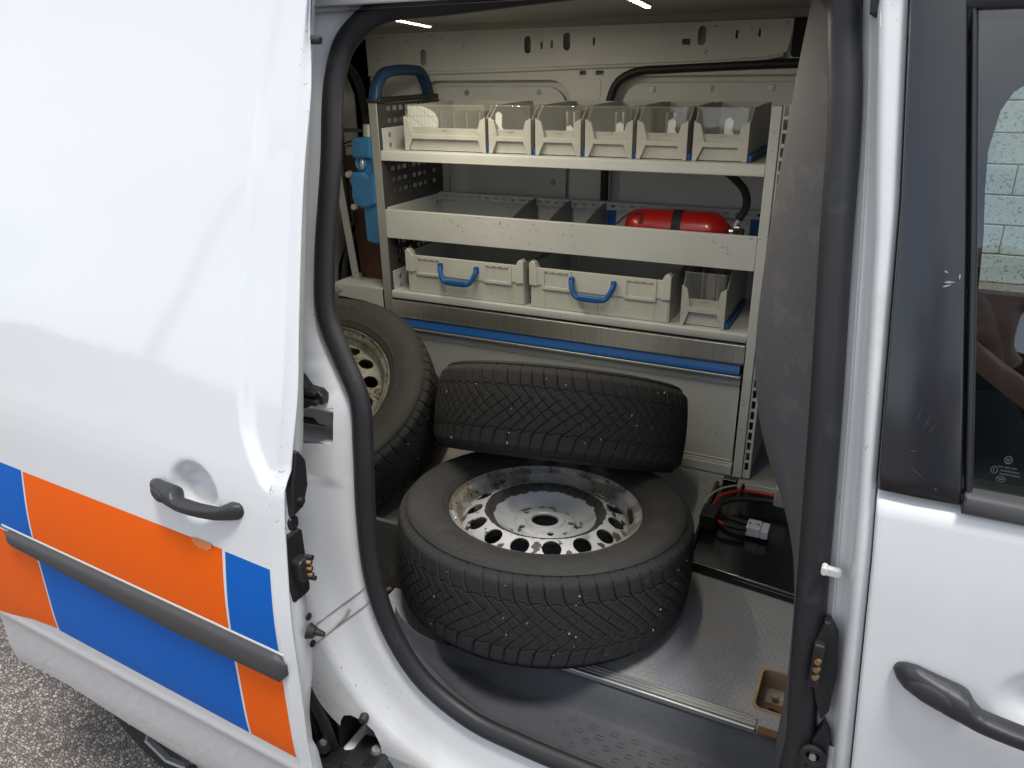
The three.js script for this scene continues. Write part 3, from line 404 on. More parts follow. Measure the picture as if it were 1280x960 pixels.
{ // the sliding door, slid back and standing off the body side
  const sd = new THREE.Group(); sd.name = 'sliding_door'; van.add(sd); sd.userData.label = 'white sliding door slid back with orange and blue reflective panels';
  const xr = smoothAt([[0.34, -0.725], [0.635, -0.723], [0.715, -0.719], [0.794, -0.720], [0.861, -0.723], [0.930, -0.726], [1.005, -0.732], [1.113, -0.734], [1.188, -0.737], [1.222, -0.734], [1.340, -0.744], [1.431, -0.756], [1.606, -0.775], [1.716, -0.782], [1.86, -0.79]]);
  const xf = smoothAt([[0.34, -0.712], [0.623, -0.712], [0.749, -0.709], [0.857, -0.709], [0.928, -0.711], [1.003, -0.715], [1.111, -0.718], [1.165, -0.721], [1.224, -0.716], [1.429, -0.743], [1.548, -0.757], [1.655, -0.763], [1.69, -0.776], [1.74, -0.79], [1.86, -0.80]]);
  const xi = smoothAt([[0.34, -0.76], [0.661, -0.748], [0.757, -0.725], [0.823, -0.717], [1.003, -0.725], [1.143, -0.736], [1.3, -0.755], [1.86, -0.83]]);
  const xb = smoothAt([[1.09, -0.725], [1.112, -0.736], [1.124, -0.769], [1.161, -0.797], [1.297, -0.816], [1.424, -0.830], [1.529, -0.834], [1.632, -0.843], [1.742, -0.836], [1.86, -0.83]]);
  const xl = at([[0.36, -1.66], [0.40, -1.659], [0.463, -1.642], [0.567, -1.608], [0.8, -1.63], [1.8, -1.72]]);
  const yb = at([[-1.66, 0.405], [-1.6, 0.425], [-1.454, 0.432], [-1.27, 0.40], [-1.07, 0.375], [-0.9, 0.365], [-0.7, 0.36]]);
  const dish = (x, y) => { const d = Math.hypot((x + 0.893) / 0.058, (y - 1.068) / 0.05); return 0.024 * (1 - smoothstep(d, 0.5, 1)); };
  const Z = (x, y) => { let z = zDoor(x, y); const s = x - xb(y); if (y > 1.1 && s > -0.002) z -= 0.013 * smoothstep(s, 0, 0.016) * smoothstep(y, 1.108, 1.13); z -= dish(x, y); z += 0.0025 * Math.exp(-(((y - 0.603) / 0.012) ** 2)) - 0.004 * smoothstep(0.6 - y, 0, 0.04); return z; };
  const rows = [], ny = 240, nx = 150;
  for (let j = 0; j <= ny; j++) { const row = []; for (let i = 0; i <= nx; i++) { const s = 1 - Math.pow(1 - i / nx, 1.25), y = (() => { const xx = lerp(-1.66, -0.72, s); return lerp(yb(xx), 1.86, j / ny); })(); const x = lerp(xl(y), xr(y), s); row.push([x, y, Z(x, y)]); } rows.push(row); }
  part('door_skin', loft(rows), M.paint, sd);
  // folded leading edge and the inner shell behind it
  const fl = []; for (let y = 0.362; y <= 1.86; y += 0.012) { const a = xr(y), f = xf(y), z = Z(a, y), e = xi(y); fl.push([[a, y, z], [a + 0.0025, y, z - 0.002], [lerp(a, f, 0.6), y, z - 0.009], [f - 0.001, y, z - 0.012], [f, y, z - 0.0135], [f - 0.001, y, z - 0.016], [lerp(a, f, 0.5), y, z - 0.017], [Math.min(e, f - 0.004) - 0.006, y, z - 0.02], [Math.min(e, f - 0.003) - 0.002, y, z - 0.03], [e, y, z - 0.042], [e - 0.003, y, z - 0.062], [e - 0.02, y, z - 0.072], [e - 0.1, y, z - 0.074], [-1.6, y, z - 0.11]]); }
  part('door_edge', loft(fl), M.paintJamb, sd, 'white folded leading edge of the sliding door');
  const under = []; for (let i = 0; i <= 30; i++) { const x = lerp(-1.655, -0.72, i / 30), y = yb(x); under.push([[x, y, Z(x, y)], [x, y - 0.002, Z(x, y) - 0.008], [x, y + 0.004, Z(x, y) - 0.03], [x, y + 0.01, Z(x, y) - 0.075]]); }
  part('door_lower_edge', loft(under), M.paint, sd);
  // reflective panels: sheets of film 1 mm proud
  const filmSheet = (pts, mat, name, nu = 24, nv = 10, o = 0.0011) => { // pts: bottom-left, bottom-right, top-right, top-left, as sides bent at points
    const [bl, br, tr, tl] = pts, g = []; for (let j = 0; j <= nv; j++) { const r = []; for (let i = 0; i <= nu; i++) { const s = i / nu, t = j / nv, x = lerp(lerp(bl[0], br[0], s), lerp(tl[0], tr[0], s), t), y = lerp(lerp(bl[1], br[1], s), lerp(tl[1], tr[1], s), t), e = (i === 0 || j === 0 || i === nu || j === nv) ? 0.0002 : o; r.push([x, y, Z(x, y) + e]); } g.push(r); }
    return part(name, loft(g), mat, sd);
  };
  filmSheet([[-1.62, 0.850], [-1.354, 0.853], [-1.353, 0.996], [-1.62, 0.998]], M.filmBlue, 'blue_panel');
  filmSheet([[-1.349, 0.838], [-0.8355, 0.838], [-0.8345, 0.993], [-1.348, 0.995]], M.orange, 'orange_panel');
  filmSheet([[-0.831, 0.838], [-0.729, 0.838], [-0.736, 0.989], [-0.828, 0.991]], M.filmBlue, 'blue_panel');
  filmSheet([[-1.351, 0.646], [-0.834, 0.637], [-0.836, 0.812], [-1.351, 0.842]], M.filmBlue, 'blue_panel');
  filmSheet([[-0.829, 0.637], [-0.729, 0.636], [-0.731, 0.806], [-0.831, 0.812]], M.orange, 'orange_panel');
  { const g = []; for (let j = 0; j <= 10; j++) { const r = []; for (let i = 0; i <= 24; i++) { const x = lerp(-1.615, -1.356, i / 24), lo = at([[-1.615, 0.602], [-1.53, 0.615], [-1.44, 0.637], [-1.36, 0.648]])(x), y = lerp(lo, 0.848, j / 10); r.push([x, y, Z(x, y) + (j === 0 || j === 10 || i === 0 || i === 24 ? 0.0002 : 0.0011)]); } g.push(r); } part('orange_panel', loft(g), M.orange, sd); }
  { const t = []; for (let i = 0; i <= 16; i++) { const x = lerp(-0.898, -0.855, i / 16), d = 0.004 + 0.0095 * Math.sin(Math.PI * i / 16) + 0.002 * rnd(); t.push([[x, 0.9935 - d, Z(x, 0.985) + 0.0017], [x, 0.996, Z(x, 0.996) + 0.0017]]); } part('torn_film', loft(t), M.orangeTorn, sd, 'torn pale patch in the orange panel below the handle'); }
  // rubbing strip
  const ms = []; for (let i = 0; i <= 60; i++) { const x = lerp(-1.447, -0.716, i / 60), y1 = lerp(0.857, 0.847, i / 60), y0 = lerp(0.828, 0.800, Math.min(1, i / 40)), e = smoothstep(i, 0, 2.5) * (i === 60 ? 0.25 : 1), row = []; for (let k = 0; k <= 10; k++) { const a = k / 10 * Math.PI, y = lerp(y0, y1, 0.5 - 0.5 * Math.cos(a)); row.push([x, lerp((y0 + y1) / 2, y, 0.25 + 0.75 * e), Z(x, y) + 0.0016 + 0.013 * e * Math.sin(a) ** 0.55]); } ms.push(row); }
  ms.push(ms[ms.length - 1].map((p) => [p[0] + 0.0005, p[1], zDoor(p[0], p[1])]));
  const hl = []; for (let i = 0; i <= 40; i++) { const x = lerp(-1.45, -0.718, i / 40), y1 = lerp(0.860, 0.850, i / 40); hl.push([[x, y1 - 0.004, Z(x, y1) + 0.0012], [x, y1, Z(x, y1) + 0.003], [x, y1 + 0.0025, Z(x, y1) + 0.0012]]); }
  part('rubbing_strip', loft(ms), M.mould, sd, 'dark grey rubbing strip across the sliding door'); part('strip_edge', loft(hl), M.white, sd);
  doorHandle(sd, [-0.978, 1.066], 0.195, 0.0, 1.0, (y) => zDoor(-0.88, y), 'black pull handle of the sliding door');
  // latches and pegs on the leading edge
  const ex = (s, x, y, z) => turnX(s).translate(x, y, z);
    const lt = (y0, y1, zz0, zz1, t, x) => turnX(plate(roundRect(-zz1, -zz0, y0, y1, 0.008), 0, t, 0.003)).translate(x, 0, 0);
  part('upper_latch', [turnX(plate(shape([[-0.108, 1.15], [-0.10, 1.15], [-0.088, 1.13], [-0.09, 1.09], [-0.105, 1.06], [-0.13, 1.055], [-0.124, 1.10], [-0.114, 1.13]]), 0, 0.014, 0.003)).translate(-0.735, 0, 0), cyl([-0.725, 1.075, 0.113], [-0.714, 1.075, 0.113], 0.006, 0.005), lt(1.03, 1.052, 0.115, 0.135, 0.012, -0.737)], M.black, sd, 'black upper latch on the door edge');
  const lk = part('contact_plug', [lt(0.915, 1.03, 0.115, 0.155, 0.010, -0.731), lt(0.952, 0.99, 0.122, 0.148, 0.024, -0.729), cyl([-0.712, 0.989, 0.128], [-0.698, 0.989, 0.126], 0.004, 0.004, 10), cyl([-0.712, 0.952, 0.128], [-0.698, 0.952, 0.126], 0.004, 0.004, 10)], M.black, sd, 'black contact plug with three pins on the door edge');
  for (let k = 0; k < 3; k++) part('contact_pin', cyl([-0.707, 0.96 + k * 0.011, 0.131], [-0.699, 0.96 + k * 0.011, 0.129], 0.0044, 0.004, 12), M.brass, lk);
  const pg = part('guide_peg', [turnX(plate(new THREE.Shape(new THREE.EllipseCurve(0, 0, 0.014, 0.037, 0, 6.2832).getPoints(28)), 0, 0.01, 0.003)).translate(-0.7165, 0.858, 0.142), cyl([-0.712, 0.86, 0.142], [-0.702, 0.858, 0.14], 0.013, 0.009), cyl([-0.702, 0.858, 0.137], [-0.688, 0.856, 0.135], 0.006, 0.004)], M.black, sd, 'black oval guide peg low on the door edge');
  parts('screw', [cyl([-0.713, 0.884, 0.138], [-0.7105, 0.884, 0.138], 0.006, 0.006, 10), cyl([-0.713, 0.832, 0.138], [-0.7105, 0.832, 0.138], 0.006, 0.006, 10)], M.blackRough, pg);
  part('upper_peg', cyl([-0.786, 1.700, -0.098], [-0.766, 1.698, -0.100], 0.007, 0.005), M.black, sd);
}
{ // rear quarter, wheel house and rear wheel under the open door
  const q = []; for (let y = 0.6; y <= 1.86; y += 0.05) q.push([-2.1, -1.7, -1.3, -1.02].map((x) => [x, y, zBody(y) - 0.031]));
  part('rear_quarter', loft(q), M.paint, van);
  const arch = []; for (let i = 0; i <= 24; i++) { const a = lerp(-0.15, Math.PI + 0.1, i / 24), c = [-1.24 + 0.37 * Math.cos(a), 0.34 + 0.38 * Math.sin(a)]; arch.push([[c[0], c[1], -0.005], [c[0] - 0.012 * Math.cos(a), c[1] - 0.012 * Math.sin(a), -0.012], [c[0] + 0.02 * Math.cos(a), c[1] + 0.02 * Math.sin(a), -0.3]]); }
  part('wheel_house', [loft(arch), box(-1.72, -0.83, 0.12, 0.75, -0.31, -0.3, 0)], M.liner, van, 'dark felt wheel house behind the sliding door');
  const lip = []; for (let y = 0.36; y <= 0.70; y += 0.02) { const x = linerX(y); lip.push([[x + 0.004, y, zBody(y) - 0.006], [x - 0.004, y, zBody(y) + 0.004], [x - 0.022, y + 0.004, zBody(y) + 0.004], [x - 0.026, y + 0.006, zBody(y) - 0.05]]); }
  part('arch_edge', loft(lip), M.black, van, 'black edging of the rear wheel arch');
  part('underbody', box(-2.0, 1.3, 0.28, 0.30, -1.5, -0.06, 0.005), M.blackRough, van);
  part('side_sill', box(-0.83, 1.2, 0.24, 0.404, -0.1, -0.012, 0.012), M.paintJamb, van);
}

// ------------------------------------------------------------------ the van: load space
const FY = 0.58;
{
  // floor mat with a cut-out for the lashing point, a second one with a ring, and a rounded tongue at the rear pillar
  const s = new THREE.Shape(); // drawn in x and -z
  [[-1.9, 0.2], [-0.79, 0.2], [-0.765, 0.198]].forEach(([x, z], i) => (i ? s.lineTo(x, z) : s.moveTo(x, z)));
  s.quadraticCurveTo(-0.745, 0.185, -0.73, 0.182); s.lineTo(-0.705, 0.179); s.quadraticCurveTo(-0.69, 0.18, -0.688, 0.195); s.lineTo(-0.668, 0.236); s.lineTo(0.02, 0.236); s.lineTo(0.02, 1.5); s.lineTo(-1.9, 1.5); s.closePath();
  s.holes.push(holeRect(-0.089, -0.03, 0.287, 0.392, 0.012), holeRect(-0.955, -0.875, 0.26, 0.35, 0.012));
  const g = new THREE.ExtrudeGeometry(s, { depth: 0.012, bevelEnabled: false, curveSegments: 6 }).rotateX(-Math.PI / 2).translate(0, FY - 0.012, 0);
  part('cargo_floor', uvm(g), M.floor, van, 'grey load floor mat with small raised hexagons');
  part('floor_pan', [box(-1.9, 0.05, 0.535, 0.54, -1.5, -0.252, 0)], std(rgb(0.42, 0.37, 0.29), 0.8, { map: rep(T.floor, 5) }), van);
  const rim1 = new THREE.ExtrudeGeometry((() => { const q = roundRect(-0.093, -0.028, 0.283, 0.396, 0.014); q.holes.push(holeRect(-0.088, -0.03, 0.288, 0.391, 0.012)); return q; })(), { depth: 0.044, bevelEnabled: false }).rotateX(-Math.PI / 2).translate(0, 0.5375, 0);
  part('cutout_edge', uvm(rim1), std(rgb(0.42, 0.29, 0.17), 0.9, { map: rep(T.floor, 6) }), van, 'raw wooden edge of the floor cut-out');
  const lash = part('lashing_eye', [new THREE.TorusGeometry(0.014, 0.0045, 10, 24).rotateX(1.2).translate(-0.055, 0.556, -0.315), box(-0.075, -0.04, 0.54, 0.547, -0.345, -0.305, 0.002)], M.rust, van, 'rusty lashing eye in the floor cut-out');
  part('screw', cyl([-0.06, 0.547, -0.36], [-0.06, 0.552, -0.36], 0.007, 0.006, 8), M.galv, lash);
  part('lashing_ring', [new THREE.TorusGeometry(0.022, 0.005, 10, 28).rotateX(1.35).translate(-0.912, 0.572, -0.302), cyl([-0.945, 0.565, -0.29], [-0.88, 0.565, -0.31], 0.0065), box(-0.952, -0.878, 0.541, 0.55, -0.347, -0.262, 0.003)], M.rust, van, 'rusty lashing ring sunk in the floor by the rear pillar');
  // aluminium nosing
  const nos = part('floor_nosing', [box(-0.665, -0.077, 0.572, 0.584, -0.238, -0.231, 0.0025), ...[0, 1, 2, 3, 4].map((k) => box(-0.665, -0.078, 0.5805, 0.5835 - (k % 2) * 0.0005, -0.2435 - k * 0.0042, -0.2402 - k * 0.0042, 0.0008))], M.alu, van, 'ribbed aluminium nosing along the floor edge');
  part('sealant', box(-0.075, -0.035, 0.574, 0.5825, -0.246, -0.231, 0.003), M.rust, van);
  // moulded step well, swept along the seal
  const i0 = ring.findIndex((p) => p.x < -0.5 && p.y < 0.735), rows = [];
  for (let i = i0; i < SN + 6; i++) {
    const p = ring[i % SN], n = normals[i % SN], left = smoothstep(-n[0], 0.2, 0.9), rise = Math.max(0, p.y - 0.543), X = Math.min(p.x, -0.012);
    const k = [[0, -0.004], [-0.002, -0.018], [-0.016, -0.028], [-0.033, -0.036], [-0.038, -0.055], [-0.038, -0.09], [-0.037, -0.125], [-0.031, -0.139], [-0.008, -0.152], [0.012, -0.164], [0.022, -0.174], [0.019, -0.184]];
    const narrow = lerp(1, 0.12, smoothstep(rise, 0.05, 0.18));
    rows.push(k.map(([h, w], j) => { const f = j / (k.length - 1), inn = left * lerp(0.016, 0.036, f) * narrow; return [X - n[0] * inn, 0.550 + h * lerp(1, 0.35, left) + rise * (1 - smoothstep(f, 0.12, 0.7) * (1 - smoothstep(rise, 0.06, 0.18) * 0.95)), p.z - 0.002 + w * narrow]; }));
  }
  const st = part('entry_step', [loft(rows, true)], M.step, van, 'dark grey moulded step with small embossed rectangles');
  const pads = []; const zs = [-0.108, -0.126, -0.144, -0.162, -0.18];
  for (let r = 0; r < 5; r++) for (let c = 0; c < 15; c++) { const x = -0.61 + c * 0.041 + (r % 2) * 0.02 + (hash(r, c, 5) - 0.5) * 0.004; if (hash(r, c, 9) < 0.12 || x > -0.05) continue; const z = zs[r], y = 0.5115; for (const [a, b2, c2, d2] of [[0, 0.013, -0.005, -0.0035], [0, 0.013, 0.0035, 0.005], [0, 0.0015, -0.0035, 0.0035], [0.0115, 0.013, -0.0035, 0.0035]]) pads.push(box(x + a, x + b2, y, y + 0.0024, z + c2, z + d2, 0)); }
  const pd = part('step_grips', pads, M.step, st); pd.userData.kind = 'stuff';
  part('step_base', box(-0.75, 0.02, 0.45, 0.497, -0.24, -0.08, 0.004), M.stepDark, van);
}
{ // grey moulded cover on the inside of the door pillar
  const L = at([[0.55, -0.038], [0.608, -0.038], [0.738, -0.036], [0.877, -0.043], [0.959, -0.054], [1.022, -0.072], [1.082, -0.096], [1.127, -0.120], [1.195, -0.141], [1.247, -0.151], [1.310, -0.156], [1.421, -0.158], [1.514, -0.156], [1.604, -0.154], [1.666, -0.153], [1.723, -0.149], [1.8, -0.148]]);
  const Ls = (v) => (L(v - 0.04) + 2 * L(v - 0.02) + 2 * L(v) + 2 * L(v + 0.02) + L(v + 0.04)) / 8, Rr = smoothAt([[0.55, -0.012], [0.71, -0.014], [0.83, -0.02], [1.036, -0.034], [1.254, -0.052], [1.45, -0.07], [1.592, -0.082], [1.66, -0.092], [1.72, -0.118], [1.8, -0.14]]);
  const rows = []; for (let y = 0.55; y <= 1.79; y += 0.015) { const l = Ls(y), r = Rr(y), z = zBody(y), zl = z - 0.2; const row = [[r + 0.006, y, z - 0.066], [r, y, z - 0.074]]; for (let k = 1; k <= 10; k++) { const t = k / 10, b = Math.sin(Math.PI * t) * 0.005; row.push([lerp(r, l, t), y, lerp(z - 0.078, zl, Math.pow(t, 1.1)) + b]); } row.push([l - 0.002, y, zl - 0.012], [l + 0.004, y, zl - 0.03], [l + 0.05, y, zl - 0.045]); rows.push(row); }
  part('pillar_trim', loft(rows), M.trimGrey, van, 'scuffed grey moulded cover on the front door pillar');
}
{ // roof, headliner, far side, rear end, bulkhead
  part('roof_skin', box(-2.2, 1.6, 1.815, 1.83, -1.52, -0.2, 0.004), M.paint, van);
  const hl = []; for (let k = 0; k <= 12; k++) { const z = lerp(-1.42, -0.24, k / 12); hl.push([-2.0, -1.5, -1.0, -0.5, 0.0].map((x) => [x, 1.776 - 0.032 * smoothstep(k, 5, 12) + 0.005 * (x + 1), z])); }
  part('headliner', [loft(hl), box(-2.0, 0.05, 1.76, 1.80, -1.51, -1.41, 0.004)], M.headliner, van, 'grey brown roof lining of the load space');
  part('roof_side', [box(-2.0, 0.1, 1.752, 1.82, -0.262, -0.242, 0.004)], M.paintJamb, van);
  // far side: pressed panels, the upper rail with its punched holes, the far door's black seal
  const W = M.paintIn, zw = -1.50;
  const base = part('far_side', [box(-2.0, 0.05, 0.54, 1.80, -1.56, -1.545, 0)], W, van);
  const rail = shape([[-1.99, 1.632], [-1.5, 1.636], [-0.9, 1.648], [-0.36, 1.664], [-0.325, 1.68], [-0.31, 1.765], [-1.99, 1.765]]);
  const slots = [[-1.475, 1.684, 0.011, 0.024], [-1.095, 1.714, 0.011, 0.024], [-0.965, 1.720, 0.011, 0.024], [-0.558, 1.725, 0.011, 0.024]];
  for (const [x, y, a, b] of slots) rail.holes.push(holeRect(x - a, x + a, y - b, y + b, a));
  for (const [x, y] of [[-1.048, 1.712], [-1.014, 1.714], [-0.878, 1.718], [-0.462, 1.725], [-0.402, 1.728]]) rail.holes.push(holeRect(x - 0.003, x + 0.003, y - 0.01, y + 0.01));
  for (const [x, y, r] of [[-1.036, 1.714, 0.0035], [-1.026, 1.714, 0.0035], [-0.868, 1.718, 0.003], [-0.44, 1.726, 0.005], [-0.424, 1.727, 0.005], [-0.335, 1.728, 0.005], [-0.51, 1.742, 0.004], [-1.475, 1.722, 0.0018], [-1.47, 1.645, 0.0018], [-1.10, 1.752, 0.002], [-1.0, 1.753, 0.002], [-0.56, 1.76, 0.002], [-0.56, 1.692, 0.002], [-1.3, 1.66, 0.002]]) rail.holes.push(new THREE.Path().absarc(x, y, r, 0, 6.2832));
  rail.holes.push(holeRect(-0.612, -0.59, 1.703, 1.718, 0.001));
  part('upper_rail', [plate(rail, zw - 0.002, zw + 0.004, 0.0015, 10)], W, base, 'punched inner roof rail of the far side');
  part('rail_lip', [tube([[-1.95, 1.632, zw], [-1.5, 1.636, zw + 0.003], [-0.9, 1.648, zw + 0.004], [-0.4, 1.662, zw + 0.003], [-0.335, 1.672, zw]], 0.006, 40, 8)], W, base);
  part('rail_back', box(-1.98, -0.3, 1.64, 1.765, -1.542, -1.54, 0), W, base);
  part('rail_light_stop', [box(-1.98, -0.3, 1.622, 1.626, -1.545, -1.506, 0), box(-1.98, -0.3, 1.766, 1.77, -1.545, -1.502, 0)], W, base);  // added strips closing the rail cavity so its punched holes stay dark
  // lower band: posts and blanked windows
  const band = shape([[-1.99, 1.0], [0.04, 1.0], [0.04, 1.668], [-0.36, 1.66], [-0.9, 1.645], [-1.5, 1.633], [-1.99, 1.63]]);
  band.holes.push(holeRect(-1.50, -0.955, 1.02, 1.612, 0.07), holeRect(-0.818, 0.03, 1.02, 1.622, 0.09));
  band.holes.push(holeRect(-0.925, -0.905, 1.625, 1.637, 0.001), holeRect(-0.872, -0.848, 1.625, 1.637, 0.001), new THREE.Path().absarc(-0.885, 1.255, 0.0045, 0, 6.2832), new THREE.Path().absarc(-0.89, 1.405, 0.003, 0, 6.2832));
  part('window_posts', plate(band, zw - 0.012, zw - 0.004, 0.003, 14), W, base);
  part('post_pressing', [plate(roundRect(-0.94, -0.855, 1.555, 1.617, 0.012), zw - 0.005, zw - 0.0015, 0.0012)], W, base);
  const blank = (x0, x1, y1, bolts) => { const b = part('blank_panel', plate(roundRect(x0, x1, 1.0, y1, 0.07), zw - 0.034, zw - 0.024, 0.004, 14), W, base); for (const [x, y] of bolts) { part('bolt', [cyl([x, y, zw - 0.024], [x, y, zw - 0.019], 0.0095, 0.008, 16), cyl([x, y, zw - 0.019], [x, y, zw - 0.015], 0.005, 0.004, 6)], M.galv, b); } };
  blank(-1.48, -0.975, 1.594, [[-1.33, 1.575], [-1.07, 1.577], [-1.43, 1.4], [-1.02, 1.3]]);
  blank(-0.795, 0.02, 1.604, [[-0.70, 1.584], [-0.53, 1.586], [-0.36, 1.588], [-0.2, 1.59]]);
  const sl = [[-0.832, 0.7], [-0.832, 1.1], [-0.831, 1.45], [-0.826, 1.54], [-0.80, 1.605], [-0.74, 1.634], [-0.65, 1.640], [-0.4, 1.648], [0.0, 1.655]].map(([x, y]) => [x, y, zw + 0.003]);
  part('far_seal', tube(sl, 0.0125, 90, 12), M.seal, base, 'black seal of the door on the far side');
  part('lower_side', box(-2.0, 0.05, 0.56, 1.02, -1.54, -1.50, 0.004), M.paintIn, base);
  part('far_trim', plate(roundRect(-0.312, -0.2, 1.665, 1.79, 0.01), zw, zw + 0.04, 0.004), M.blackRough, base);
  // rear end with its door seal
  const rear = shape([[-0.2, 0.5], [1.6, 0.5], [1.6, 1.85], [-0.2, 1.85]]); // u = -z
  const ro = new THREE.Path(); [[0.25, 0.6], [0.25, 1.6], [0.32, 1.68], [1.31, 1.684], [1.405, 1.65], [1.447, 1.57], [1.445, 1.36], [1.40, 1.17], [1.27, 1.02], [1.24, 0.6]].reverse().forEach(([x, y], i) => (i ? ro.lineTo(x, y) : ro.moveTo(x, y)));
  const ex = (s, d) => uvm(new THREE.ExtrudeGeometry(s, { depth: d, bevelEnabled: false })).applyMatrix4(new THREE.Matrix4().set(0, 0, -1, -1.70, 0, 1, 0, 0, -1, 0, 0, 0, 0, 0, 0, 1));
  const rf = shape([[0.1, 0.5], [1.62, 0.5], [1.62, 1.85], [0.1, 1.85]]); rf.holes.push(ro);
  const rr = part('rear_frame', ex(rf, 0.03), M.paintIn, van, 'white inner frame of the rear doors');
  part('rear_seal', tube([[0.3, 1.68], [0.9, 1.682], [1.30, 1.678], [1.398, 1.645], [1.44, 1.565], [1.438, 1.36], [1.395, 1.17], [1.265, 1.03], [1.235, 0.7]].map(([u, y]) => [-1.692, y, -u]), 0.014, 80, 12), M.seal, rr, 'black seal of the rear doors');
  part('rear_door', [box(-1.83, -1.80, 0.5, 1.85, -1.6, -0.1, 0.004), box(-1.80, -1.77, 0.6, 1.66, -1.36, -0.85, 0.02)], M.paintIn, rr, 'white inside of the closed rear doors');
  part('rear_strut', [cyl([-1.75, 1.62, -1.385], [-1.74, 1.15, -1.37], 0.006), cyl([-1.75, 1.42, -1.43], [-1.74, 1.41, -1.33], 0.003)], M.black, rr);
  part('near_side', [box(-1.85, -0.9, 0.6, 1.78, -0.2, -0.19, 0)], M.paintIn, van);
  part('inner_wheel_arch', [new RoundedBoxGeometry(0.5, 0.42, 0.24, 4, 0.05).translate(-1.42, 0.62, -0.24)].map((g) => uvm(g)), M.paintIn, van);
  part('bulkhead', [box(0.02, 0.045, 0.54, 1.80, -1.54, -0.2, 0.004), box(-0.02, 0.02, 0.56, 1.72, -1.46, -0.42, 0.02)], std(rgb(0.035, 0.038, 0.045), 0.85, { map: rep(T.scuff, 2) }), van, 'dark bulkhead behind the front seats');
  // cab behind the front window: far door with its window, far pillar, seats
  const fd = shape([[0.05, 0.4], [1.5, 0.4], [1.5, 1.84], [0.05, 1.84]]), wn = new THREE.Path();
  [[0.245, 1.05], [0.228, 1.21], [0.208, 1.33], [0.196, 1.43], [0.205, 1.53], [0.225, 1.575], [0.26, 1.60], [1.05, 1.60], [1.3, 1.05]].reverse().forEach(([x, y], i) => (i ? wn.lineTo(x, y) : wn.moveTo(x, y))); fd.holes.push(wn);
  part('far_door', plate(fd, -1.63, -1.58, 0), std(rgb(0.05, 0.055, 0.06), 0.7), van, 'dark inside of the far front door with its window');
  part('far_glass', new THREE.PlaneGeometry(1.2, 0.6).translate(0.75, 1.33, -1.605), M.glass, van);
  part('cab_floor', box(0.05, 1.5, 0.36, 0.4, -1.6, -0.06, 0), M.blackRough, van);
  part('cab_roof', box(0.045, 1.5, 1.74, 1.78, -1.56, -0.2, 0.01), std(rgb(0.30, 0.30, 0.29), 0.9), van);
  part('cab_front', box(1.48, 1.5, 0.4, 1.78, -1.6, -0.06, 0), M.blackRough, van);
  for (const z of [-0.48, -1.2]) {
    const s = new THREE.Group(); s.name = 'front_seat'; van.add(s); const m = std(rgb(0.035, 0.036, 0.039), 0.9, { bumpMap: rep(T.fine, 8), bumpScale: 0.001 });
    part('backrest', new RoundedBoxGeometry(0.14, 0.62, 0.46, 4, 0.06).applyMatrix4(new THREE.Matrix4().makeRotationZ(0.18)).translate(0.24, 0.80, z), m, s); part('cushion', new RoundedBoxGeometry(0.5, 0.16, 0.48, 4, 0.05).translate(0.52, 0.64, z), m, s); part('seat_base', box(0.3, 0.72, 0.4, 0.58, z - 0.2, z + 0.2, 0.02), M.blackRough, s);
  }
  part('dashboard', new RoundedBoxGeometry(0.42, 0.34, 1.4, 4, 0.09).translate(1.25, 1.02, -0.85), M.blackRough, van);
}
{ // light strips on the roof lining: diodes glow and light the load space
  const warm = rgb(1, 0.9, 0.68);
  const strip = (x0, z0, x1, z1, y, label) => {
    const g = thing('light_strip', label, 'light strip', [(x0 + x1) / 2, y, (z0 + z1) / 2], 'diode strips on the roof lining'), L = Math.hypot(x1 - x0, z1 - z0), a = Math.atan2(x1 - x0, z1 - z0);
    g.rotation.y = a;
    part('backing', box(-0.007, 0.007, 0.003, 0.0075, -L / 2, L / 2, 0.001), M.binBody, g);
    const d = []; const n = Math.round(L / 0.04); for (let i = 0; i < n; i++) { const z = -L / 2 + (i + 0.5) * L / n; d.push(box(-0.005, 0.005, 0.0, 0.0035, z - 0.005, z + 0.005, 0.001)); }
    part('diodes', d, std(rgb(0.8, 0.75, 0.6), 0.5, { emissive: warm, emissiveIntensity: 7 }), g);
    const l = new THREE.RectAreaLight(warm, LED, 0.012, L); l.rotation.x = -Math.PI / 2; l.position.y = -0.003; g.add(l);
  };
  const LED = 145;
  strip(-0.93, -0.42, -1.155, -1.03, 1.751, 'row of warm diodes on the roof lining above the rear of the rack');
  strip(-0.40, -0.32, -0.46, -0.66, 1.751, 'short row of warm diodes on the roof lining nearest the front door');
}

